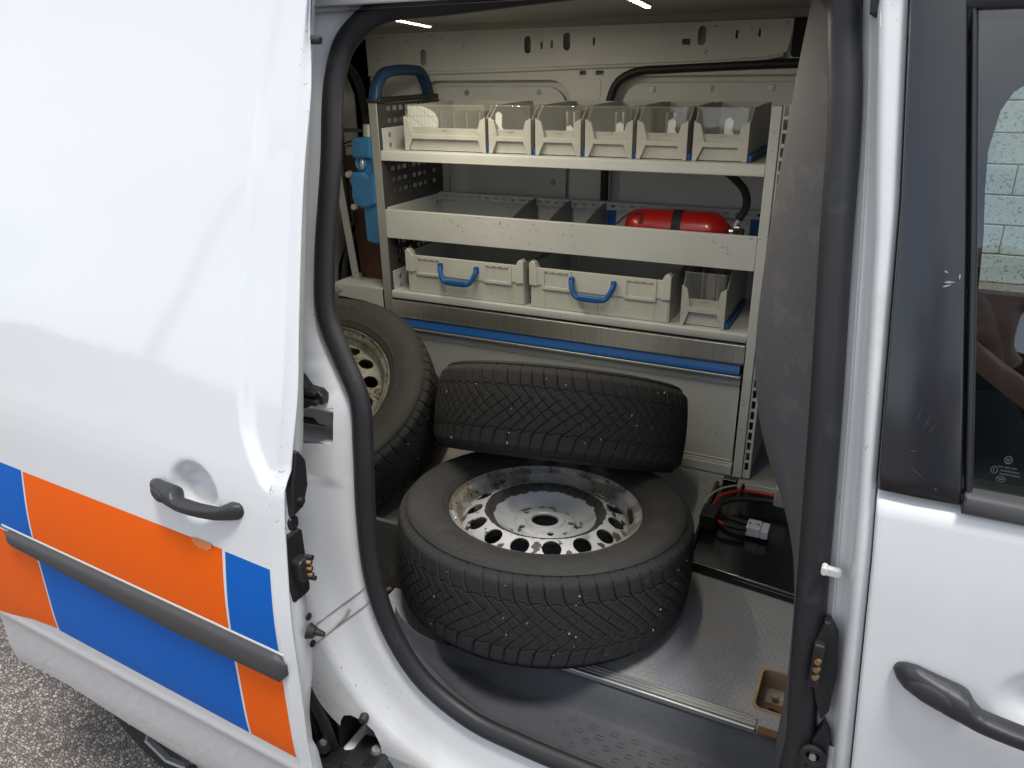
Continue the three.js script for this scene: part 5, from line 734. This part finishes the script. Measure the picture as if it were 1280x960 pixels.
const rimGeo = (() => { // pressed steel wheel: barrel with lip, and a disc with fifteen vents, five bolt holes and a bore
  const barrel = [[0.2035, 0.0865], [0.2065, 0.0845], [0.2068, 0.081], [0.2045, 0.0785], [0.200, 0.076], [0.194, 0.074], [0.1905, 0.071], [0.1895, 0.064], [0.187, 0.058], [0.182, 0.053], [0.1785, 0.047], [0.1745, -0.02], [0.186, -0.05], [0.19, -0.07], [0.2, -0.078], [0.2035, -0.0865], [0.2005, -0.0865], [0.186, -0.071], [0.182, -0.05], [0.1685, -0.02], [0.172, 0.026], [0.175, 0.045], [0.179, 0.054], [0.1845, 0.06], [0.1865, 0.065], [0.1875, 0.071], [0.191, 0.0765], [0.1975, 0.0785], [0.2008, 0.0815], [0.2015, 0.085], [0.2035, 0.0865]];
  const lathe = (p, n = 144) => { const g = new THREE.LatheGeometry(p.map(([r, y]) => new THREE.Vector2(r, y)), n); const pp = g.attributes.position, u = g.attributes.uv; for (let i = 0; i < u.count; i++) u.setXY(i, u.getX(i), clamp((0.207 - Math.hypot(pp.getX(i), pp.getZ(i))) / 0.18, 0.0, 1)); return g; };
  const top = [[0.1785, 0.050], [0.175, 0.055], [0.169, 0.0605], [0.160, 0.066], [0.150, 0.0705], [0.141, 0.074], [0.134, 0.0765], [0.129, 0.077], [0.124, 0.0762], [0.118, 0.0725], [0.111, 0.066], [0.102, 0.0565], [0.092, 0.048], [0.08, 0.0415], [0.070, 0.0395], [0.066, 0.0425], [0.063, 0.047], [0.058, 0.0485], [0.050, 0.0485], [0.044, 0.0488], [0.041, 0.053], [0.037, 0.0535], [0.031, 0.053], [0.0288, 0.051]];
  const bottom = top.map(([r, y]) => [r, y - 0.004]).reverse();
  let disc = lathe([...top, ...bottom, top[0]].map(([r, y]) => [r, y]), 180);
  const tools = [];
  for (let k = 0; k < 15; k++) { const a = k / 15 * 2 * Math.PI + 0.1, e = new THREE.CylinderGeometry(1, 1, 0.1, 24).scale(0.0195, 1, 0.0195); e.rotateZ(-0.45); e.translate(0.153, 0.069, 0); e.rotateY(a); tools.push(e); }
  for (let k = 0; k < 5; k++) { const a = k / 5 * 2 * Math.PI + 0.2; tools.push(new THREE.CylinderGeometry(0.0078, 0.0068, 0.05, 20).translate(0.056 * Math.cos(a), 0.055, 0.056 * Math.sin(a))); }
  disc = cut(disc, tools);
  const u = disc.attributes.uv, pp = disc.attributes.position; for (let i = 0; i < u.count; i++) u.setXY(i, pp.getX(i) / 0.42 + 0.5, pp.getZ(i) / 0.42 + 0.5);
  disc = toCreasedNormals(disc, 0.6);
  const bg = lathe(barrel), bu = bg.attributes.uv, L = [0]; for (let i = 1; i < barrel.length; i++) L.push(L[i - 1] + Math.hypot(barrel[i][0] - barrel[i - 1][0], barrel[i][1] - barrel[i - 1][1])); for (let i = 0; i < bu.count; i++) bu.setY(i, L[i % barrel.length] / 0.25); return { barrel: bg, disc };
})();
function sideBlocks(up) { // raised chequered fields and a ring of fine teeth moulded in the sidewall
  const list = [], sector = (r0, r1, a0, a1, h) => { const n = 4, rows = []; for (let i = 0; i <= n; i++) { const a = lerp(a0, a1, i / n), c = Math.cos(a), q = Math.sin(a); rows.push([[r0, -0.0005], [r0, h], [r1, h * 0.8], [r1, -0.001]].map(([r, y]) => [r * c, up * (at([[0.24, 0.1018], [0.255, 0.1046], [0.27, 0.1048], [0.288, 0.1034], [0.2965, 0.0976]])(r) + y), r * q])); } return loft(rows, up < 0); };
  for (const m of [0.4, 2.5, 4.6]) for (let i = 0; i < 6; i++) for (let j = 0; j < 3; j++) if ((i + j) % 2) list.push(sector(0.25 + j * 0.0115, 0.261 + j * 0.0115, m + i * 0.062, m + 0.06 + i * 0.062, 0.0012));
  for (let k = 0; k < 128; k++) { const a = k / 128 * 2 * Math.PI; list.push(sector(0.2885, 0.2955, a, a + 0.022, 0.0008)); }
  return join(list);
}
function gritOn(n, s0) { // small pale stones stuck in the tread
  let s = s0; const r = () => { s = (s * 1664525 + 1013904223) >>> 0; return s / 4294967296; }, list = [];
  for (let i = 0; i < n; i++) { const a = r() * 6.283, v = r() * 2 - 1, k = 0.0009 + 0.0018 * r() ** 3, g = new THREE.IcosahedronGeometry(k, 0); g.scale(1, 0.7 + r(), 0.7 + r()); g.rotateY(r() * 6); g.translate(0.3155 - 0.005 * v * v, v * 0.08, 0); g.rotateY(a); list.push(g); }
  return join(list);
}
function makeWheel(name, label, rimMat, text, turn = 0, ty = TY) {
  const w = thing(name, label, 'wheel'), t = new THREE.Group(); t.name = 'tyre'; w.add(t); t.rotation.y = turn;
  part('tread', ty.tread, M.rubber, t); part('sidewall', ty.sidewall, M.sidewall, t);
  const gr = part('grit', gritOn(75, 5 + Math.round(turn * 100)), M.grit, t); gr.userData.kind = 'stuff'; gr.userData.label = 'small pale stones stuck in the tread';
  for (const up of [1, -1]) part('sidewall_pattern', sideBlocks(up), M.sidewall, t);
  if (text) part('lettering', letters(text.t, 0.262, text.a, 0.017), M.sidewall, t);
  if (rimMat) {
    const r = new THREE.Group(); r.name = 'rim'; w.add(r);
    part('rim_barrel', rimGeo.barrel, rimMat === M.rim ? M.barrel : M.barrelDirty, r); part('rim_disc', rimGeo.disc, rimMat, r);
    part('valve', [cyl([0.184, 0.05, 0.03], [0.176, 0.085, 0.029], 0.0052, 0.0048, 12), cyl([0.176, 0.085, 0.029], [0.175, 0.091, 0.029], 0.0056, 0.005, 12)], M.blackRough, r, 'black rubber tyre valve');
    part('balance_weight', [(() => { const g = box(-0.018, 0.018, 0.079, 0.0885, -0.004, 0.003, 0.002); g.translate(0, 0, 0.2); g.rotateY(-1.35); return g; })()], M.galv, r, 'clip-on balance weight on the rim lip');
  }
  return w;
}
function axisUp(o, ax, spin = 0) { const n = new THREE.Vector3(...ax).normalize(); o.quaternion.setFromUnitVectors(new THREE.Vector3(0, 1, 0), n); o.quaternion.multiply(new THREE.Quaternion().setFromAxisAngle(new THREE.Vector3(0, 1, 0), spin)); }
const wheelFlat = makeWheel('loose_wheel', 'wheel lying flat at the front with a silver steel rim', M.rim, null, 0.3);
wheelFlat.position.set(-0.572, FY + 0.1245, -0.44); axisUp(wheelFlat, [0, 1, -0.092], 0.5);
const wheelLean = makeWheel('loose_wheel', 'wheel tilted on the back of the flat wheel, showing only its tread', M.rim, null, 1.7);
{ const t = rad(28), a = rad(10); wheelLean.position.set(-0.682, 0.829, -0.785); axisUp(wheelLean, [-Math.sin(t) * Math.sin(a), Math.cos(t), -Math.cos(a) * Math.sin(t)], 0.4); }
const wheelBack = makeWheel('loose_wheel', 'wheel propped at the rear pillar with a dirty beige rim, half behind the door seal', M.rimDirty, { t: '5 R15', a: -1.88 }, 0);
wheelBack.position.set(-1.284, 0.836, -0.586); axisUp(wheelBack, [0.14, 0.865, 0.485], 0.0);
const wheelUnder = makeWheel('loose_wheel', 'mostly hidden wheel lying behind the propped one', null, null, 2.2, TYlow);
wheelUnder.position.set(-1.40, FY + 0.107, -0.80);
{ // the van's own rear wheel with its grey trim
  const w = new THREE.Group(); w.name = 'rear_wheel'; van.add(w); w.position.set(-1.35, 0.3165, -0.125); w.rotation.x = Math.PI / 2;
  part('tyre', [TYlow.tread.clone(), TYlow.sidewall.clone()], M.sidewall, w);
  const s = new THREE.Shape(); s.absarc(0, 0, 0.255, 0, 6.2832); for (let k = 0; k < 7; k++) { const a = k / 7 * 6.2832, p = new THREE.Path(); [[0.105, -0.3], [0.222, -0.27], [0.235, 0], [0.222, 0.27], [0.105, 0.3]].map(([r, d]) => [r * Math.cos(a + d * 1.2), r * Math.sin(a + d * 1.2)]).forEach(([x, y], i) => (i ? p.lineTo(x, y) : p.moveTo(x, y))); p.closePath(); s.holes.push(p); }
  part('wheel_trim', uvm(new THREE.ExtrudeGeometry(s, { depth: 0.012, bevelEnabled: true, bevelSize: 0.004, bevelThickness: 0.004, bevelSegments: 2, curveSegments: 48 }).rotateX(-Math.PI / 2).translate(0, 0.1, 0)), M.galv, w);
  part('brake_drum', cyl([0, 0.0, 0], [0, 0.05, 0], 0.16, 0.15, 40), M.blackRough, w);
}
{ // black tray with a cable and its grey connector beside the rack
  const t = thing('battery_tray', 'shiny black metal tray on the load floor below the rack', 'tray');
  const s = shape([[-0.298, 0.632], [-0.03, 0.655], [-0.03, 1.03], [-0.312, 1.022]].map(([x, y]) => [x, y]));
  part('tray_base', uvm(new THREE.ExtrudeGeometry(shape([[-0.30, 0.64], [-0.015, 0.61], [-0.015, 1.035], [-0.314, 1.025]]), { depth: 0.012, bevelEnabled: true, bevelSize: 0.002, bevelThickness: 0.002, bevelSegments: 2 }).rotateX(-Math.PI / 2).translate(0, FY + 0.0025, 0)), M.tray, t);
  parts('tray_rim', [tube([[-0.302, 0.603, -0.640], [-0.018, 0.603, -0.610]], 0.005, 8, 8), tube([[-0.304, 0.603, -0.65], [-0.316, 0.605, -1.02]], 0.006, 8, 8), box(-0.30, -0.262, 0.597, 0.632, -1.022, -1.0, 0.003), cyl([-0.085, 0.597, -0.93], [-0.085, 0.604, -0.93], 0.012, 0.01)], M.tray, t);
  const y = 0.604;
  const c = thing('battery_cable', 'looped red and black cable with a grey plug on the black tray', 'cable', [-0.05, 0, 0.0]);
  parts('red_core', [tube([[-0.02, y + 0.03, -0.955], [-0.12, y + 0.034, -0.955], [-0.19, y + 0.034, -0.945], [-0.235, y + 0.03, -0.905], [-0.245, y + 0.022, -0.865]], 0.0048, 50, 12), tube([[-0.247, y + 0.015, -0.85], [-0.222, y + 0.016, -0.81], [-0.198, y + 0.016, -0.797]], 0.0048, 20, 12)], std(rgb(0.30, 0.012, 0.012), 0.45), c);
  part('black_core', [tube([[-0.03, y + 0.02, -0.95], [-0.14, y + 0.022, -0.94], [-0.205, y + 0.02, -0.92], [-0.232, y + 0.016, -0.885], [-0.218, y + 0.016, -0.85], [-0.185, y + 0.016, -0.832], [-0.15, y + 0.016, -0.826]], 0.0068, 60, 12), tube([[-0.205, y + 0.016, -0.799], [-0.165, y + 0.016, -0.80], [-0.15, y + 0.016, -0.802]], 0.0068, 16, 12), box(-0.262, -0.222, y - 0.002, y + 0.04, -0.845, -0.785, 0.006)], M.hose, c);
  part('thin_core', tube([[-0.03, y + 0.042, -0.96], [-0.12, y + 0.046, -0.965], [-0.19, y + 0.046, -0.955], [-0.24, y + 0.042, -0.92], [-0.263, y + 0.034, -0.872], [-0.264, y + 0.03, -0.855]], 0.0024, 50, 8), std(rgb(0.4, 0.38, 0.34), 0.6), c);
  part('tie', new THREE.TorusGeometry(0.015, 0.003, 8, 20).rotateY(1.5).translate(-0.19, y + 0.035, -0.948), M.hose, c);
  const g = std(rgb(0.55, 0.57, 0.63), 0.4);
  const pl = part('plug', [box(-0.152, -0.118, y, y + 0.026, -0.835, -0.797, 0.003), box(-0.118, -0.100, y + 0.001, y + 0.024, -0.837, -0.795, 0.003), box(-0.15, -0.12, y + 0.026, y + 0.028, -0.832, -0.828, 0.0008), box(-0.15, -0.12, y + 0.026, y + 0.028, -0.804, -0.80, 0.0008)], g, c, 'pale grey twin-pole plug');
  parts('screw', [cyl([-0.145, y + 0.025, -0.816], [-0.145, y + 0.0266, -0.816], 0.003), cyl([-0.126, y + 0.025, -0.816], [-0.126, y + 0.0266, -0.816], 0.003)], M.darkHole, pl);
  part('clear_cover', (() => { const q = box(-0.11, -0.068, y + 0.016, y + 0.072, -0.975, -0.93, 0.006); return q; })(), phys(rgb(0.8, 0.8, 0.78), 0.25, { transmission: 0.65, thickness: 0, ior: 1.5 }), c, 'crumpled clear plastic cover on the cable');
  part('ring_terminal', new THREE.TorusGeometry(0.016, 0.0035, 10, 28).rotateX(0.9).translate(-0.045, y + 0.045, -0.945), M.galv, c);
}
{ // the photographer, mirrored in the front window
  const V = (x, y, z) => [x, y, z];
  const cap = (p, a, b, ra, rb) => { const bx = b[0] - a[0], by = b[1] - a[1], bz = b[2] - a[2], t = clamp(((p[0] - a[0]) * bx + (p[1] - a[1]) * by + (p[2] - a[2]) * bz) / (bx * bx + by * by + bz * bz), 0, 1); return Math.hypot(p[0] - a[0] - bx * t, p[1] - a[1] - by * t, p[2] - a[2] - bz * t) - lerp(ra, rb, t); };
  const ell = (p, c, r) => { const x = (p[0] - c[0]) / r[0], y = (p[1] - c[1]) / r[1], z = (p[2] - c[2]) / r[2], k = Math.hypot(x, y, z); return (k - 1) * Math.min(...r); };
  const smin = (a, b, k) => { const h = Math.max(k - Math.abs(a - b), 0) / k; return Math.min(a, b) - h * h * k * 0.25; };
  const field = (list, k) => (p) => { let d = 9; for (const f of list) d = smin(d, f(p), k); return d; };
  function march(sd, c, half, res) {
    const mc = new MarchingCubes(res, new THREE.MeshStandardMaterial(), false, false, 400000), hs = res / 2; mc.isolation = 0;
    for (let z = 0; z < res; z++) for (let y = 0; y < res; y++) for (let x = 0; x < res; x++) { const edge = x < 2 || y < 2 || z < 2 || x > res - 3 || y > res - 3 || z > res - 3; mc.field[x + y * res + z * res * res] = edge ? -0.05 : -sd([c[0] + (x - hs) / hs * half, c[1] + (y - hs) / hs * half, c[2] + (z - hs) / hs * half]); }
    mc.update();
    const n = mc.count, g = new THREE.BufferGeometry(), P = new Float32Array(mc.positionArray.slice(0, n * 3)); for (let i = 0; i < n; i++) for (let q = 0; q < 3; q++) P[i * 3 + q] = c[q] + P[i * 3 + q] * half;
    g.setAttribute('position', new THREE.BufferAttribute(P, 3)); const w = mergeVertices(g, 1e-5); w.computeVertexNormals(); return uvm(w.toNonIndexed());
  }
  const J = { hip: V(0.30, 0.98, 1.25), waist: V(0.30, 1.17, 1.22), chest: V(0.30, 1.44, 1.17), neck: V(0.27, 1.62, 1.12), head: V(0.25, 1.765, 1.05), rs: V(0.50, 1.59, 1.11), re: V(0.41, 1.385, 0.95), rw: V(0.17, 1.62, 0.90), ls: V(0.10, 1.57, 1.12), le: V(0.03, 1.28, 1.19), lw: V(0.04, 1.02, 1.10) };
  const legs = [[V(0.40, 0.95, 1.25), V(0.42, 0.52, 1.22), V(0.43, 0.09, 1.27), V(0.44, 0.03, 1.13)], [V(0.20, 0.95, 1.25), V(0.18, 0.52, 1.22), V(0.17, 0.09, 1.26), V(0.15, 0.03, 1.12)]];
  const torso = (o) => [(p) => ell(p, J.hip, [0.175 + o, 0.15 + o, 0.12 + o]), (p) => ell(p, J.waist, [0.16 + o, 0.16 + o, 0.11 + o]), (p) => ell(p, J.chest, [0.19 + o, 0.22 + o, 0.125 + o]), (p) => cap(p, J.chest, J.rs, 0.1 + o, 0.058 + o), (p) => cap(p, J.chest, J.ls, 0.1 + o, 0.058 + o)];
  const arms = [(p) => cap(p, J.rs, J.re, 0.052, 0.042), (p) => cap(p, J.re, J.rw, 0.044, 0.028), (p) => cap(p, J.ls, J.le, 0.052, 0.042), (p) => cap(p, J.le, J.lw, 0.044, 0.028)];
  const skin = std(rgb(0.52, 0.33, 0.25), 0.5), cloth = std(rgb(0.012, 0.012, 0.014), 0.9, { bumpMap: rep(T.fine, 10), bumpScale: 0.0006 }), jean = std(rgb(0.03, 0.04, 0.06), 0.9), hairM = std(rgb(0.03, 0.022, 0.016), 0.8, { bumpMap: rep(T.fine, 20), bumpScale: 0.002 });
  const me = thing('person', 'person in black t-shirt and tan cap raising a phone, mirrored in the window', 'person');
  // head in its own frame: face along the look direction
  const fwd = new THREE.Vector3(-0.42, -0.12, -0.9).normalize(), side = new THREE.Vector3().crossVectors(fwd, new THREE.Vector3(0, 1, 0)).normalize(), upv = new THREE.Vector3().crossVectors(side, fwd);
  const L = (p) => { const d = [p[0] - J.head[0], p[1] - J.head[1], p[2] - J.head[2]]; return [d[0] * side.x + d[1] * side.y + d[2] * side.z, d[0] * upv.x + d[1] * upv.y + d[2] * upv.z, d[0] * fwd.x + d[1] * fwd.y + d[2] * fwd.z]; };
  const headF = [(q) => ell(q, [0, 0.03, -0.012], [0.077, 0.098, 0.1]), (q) => ell(q, [0, -0.045, 0.03], [0.06, 0.07, 0.065]), (q) => cap(q, [0, -0.095, 0.055], [0, -0.085, 0.05], 0.026, 0.03), (q) => cap(q, [0, 0.012, 0.086], [0, -0.024, 0.103], 0.009, 0.014), (q) => cap(q, [-0.03, 0.026, 0.078], [0.03, 0.026, 0.078], 0.011, 0.011), (q) => ell(q, [0.08, -0.005, -0.01], [0.012, 0.032, 0.02]), (q) => ell(q, [-0.08, -0.005, -0.01], [0.012, 0.032, 0.02]), (q) => cap(q, [-0.018, -0.058, 0.086], [0.018, -0.058, 0.086], 0.008, 0.008)];
  const headD = (p) => { const q = L(p); let d = 9; for (const f of headF) d = smin(d, f(q), 0.018); for (const s of [-1, 1]) d = Math.max(d, -(ell(q, [s * 0.032, 0.012, 0.094], [0.016, 0.009, 0.014]))); return smin(d, cap(p, [J.neck[0], J.neck[1] - 0.06, J.neck[2] + 0.01], [J.head[0], J.head[1] - 0.07, J.head[2] + 0.015], 0.06, 0.056), 0.03); };
  const body = march(field([...torso(-0.012), ...arms, (p) => cap(p, J.neck, [J.head[0], J.head[1] - 0.06, J.head[2]], 0.055, 0.05), ...legs.flatMap(([a, b, c, f]) => [(p) => cap(p, a, b, 0.08, 0.055), (p) => cap(p, b, c, 0.055, 0.035), (p) => cap(p, c, f, 0.035, 0.03)])], 0.04), [0.2, 0.94, 1.1], 1.0, 150);
  const head = march(headD, [J.head[0], J.head[1] - 0.02, J.head[2]], 0.2, 110);
  const hand = (w, palm, tips, thumb) => { const f = [(p) => cap(p, w, palm, 0.027, 0.03)]; for (const [a, b, c] of [...tips, thumb]) { f.push((p) => cap(p, a, b, 0.0105, 0.0095)); f.push((p) => cap(p, b, c, 0.0095, 0.008)); } const c = [palm[0], palm[1], palm[2] - 0.01]; return march(field(f, 0.009), c, 0.13, 84); };
  const rh = hand(J.rw, V(0.145, 1.645, 0.893), [0, 1, 2, 3].map((k) => [V(0.15 - 0.002 * k, 1.672 - 0.018 * k, 0.875), V(0.137, 1.676 - 0.017 * k, 0.852), V(0.112 + 0.004 * k, 1.674 - 0.016 * k, 0.852)]), [V(0.15, 1.64, 0.905), V(0.135, 1.66, 0.896), V(0.112, 1.672, 0.886)]);
  const lh = hand(J.lw, V(0.045, 0.95, 1.08), [0, 1, 2, 3].map((k) => [V(0.047, 0.90, 1.05 + 0.02 * k), V(0.056, 0.872, 1.052 + 0.018 * k), V(0.072, 0.855, 1.056 + 0.016 * k)]), [V(0.05, 0.965, 1.055), V(0.062, 0.935, 1.035), V(0.075, 0.912, 1.03)]);
  part('body', [body, head, rh, lh], skin, me);
  part('hair', march((p) => { const q = L(p); return Math.max(ell(q, [0, 0.036, -0.018], [0.084, 0.104, 0.104]), -(q[1] - 0.03 + 0.55 * (q[2] < 0 ? q[2] : -q[2] * 0.9 + 0.0)), q[2] - 0.075 - 0.3 * (q[1] - 0.08)); }, [J.head[0], J.head[1] + 0.02, J.head[2]], 0.17, 70), hairM, me);
  part('cap', [march((p) => { const q = L(p); return Math.max(ell(q, [0, 0.05, -0.012], [0.088, 0.096, 0.108]), 0.052 - q[1] - 0.1 * q[2], 0); }, [J.head[0], J.head[1] + 0.05, J.head[2]], 0.2, 80), march((p) => { const q = L(p); return Math.max(ell(q, [0, 0.058 - 0.18 * (q[2] - 0.09), 0.09], [0.075, 0.006, 0.085]), 0.06 - q[2]); }, [J.head[0] + fwd.x * 0.1, J.head[1] + 0.05, J.head[2] + fwd.z * 0.1], 0.14, 80)], std(rgb(0.36, 0.31, 0.2), 0.85, { bumpMap: rep(T.fine, 20), bumpScale: 0.001 }), me);
  const neckCut = (p) => cap(p, [J.neck[0], J.neck[1] - 0.02, J.neck[2]], [J.head[0], J.head[1], J.head[2]], 0.068, 0.1);
  part('t_shirt', march((p) => { let d = field([...torso(0.004), (p) => cap(p, J.rs, [lerp(J.rs[0], J.re[0], 0.62), lerp(J.rs[1], J.re[1], 0.62), lerp(J.rs[2], J.re[2], 0.62)], 0.068, 0.064), (p) => cap(p, J.ls, [lerp(J.ls[0], J.le[0], 0.62), lerp(J.ls[1], J.le[1], 0.62), lerp(J.ls[2], J.le[2], 0.62)], 0.068, 0.064)], 0.04)(p); d = Math.max(d, -neckCut(p)); return Math.max(d, 0.9 - p[1]); }, [0.28, 1.28, 1.15], 0.48, 100), cloth, me);
  part('trousers', march((p) => Math.max(field([(p) => ell(p, J.hip, [0.18, 0.13, 0.125]), ...legs.flatMap(([a, b, c]) => [(p) => cap(p, a, b, 0.092, 0.068), (p) => cap(p, b, [c[0], c[1] + 0.02, c[2]], 0.068, 0.056)])], 0.03)(p), p[1] - 1.0), [0.3, 0.54, 1.22], 0.56, 84), jean, me);
  for (const [a, b, c, f] of legs) part('shoe', march((p) => Math.max(field([(p) => cap(p, [c[0], 0.06, c[2] + 0.02], [f[0], 0.045, f[2] - 0.04], 0.05, 0.044)], 0.02)(p), 0.002 - p[1]), [c[0], 0.08, c[2] - 0.06], 0.2, 44), cloth, me);
  const ph = thing('phone', 'dark phone held up by the person mirrored in the window', 'phone', [0.05, 1.655, 0.870]);
  part('case', new RoundedBoxGeometry(0.156, 0.075, 0.009, 3, 0.004), M.black, ph);
  part('screen', new THREE.BoxGeometry(0.146, 0.066, 0.0006).translate(0, 0, 0.0049), std(rgb(0.02, 0.02, 0.022), 0.1, { emissive: rgb(0.2, 0.21, 0.23), emissiveIntensity: 0.4 }), ph);
  part('lens', cyl([-0.05, 0.012, -0.0045], [-0.05, 0.012, -0.0065], 0.008, 0.008), M.tray, ph);
}

renderer.render(scene, camera);
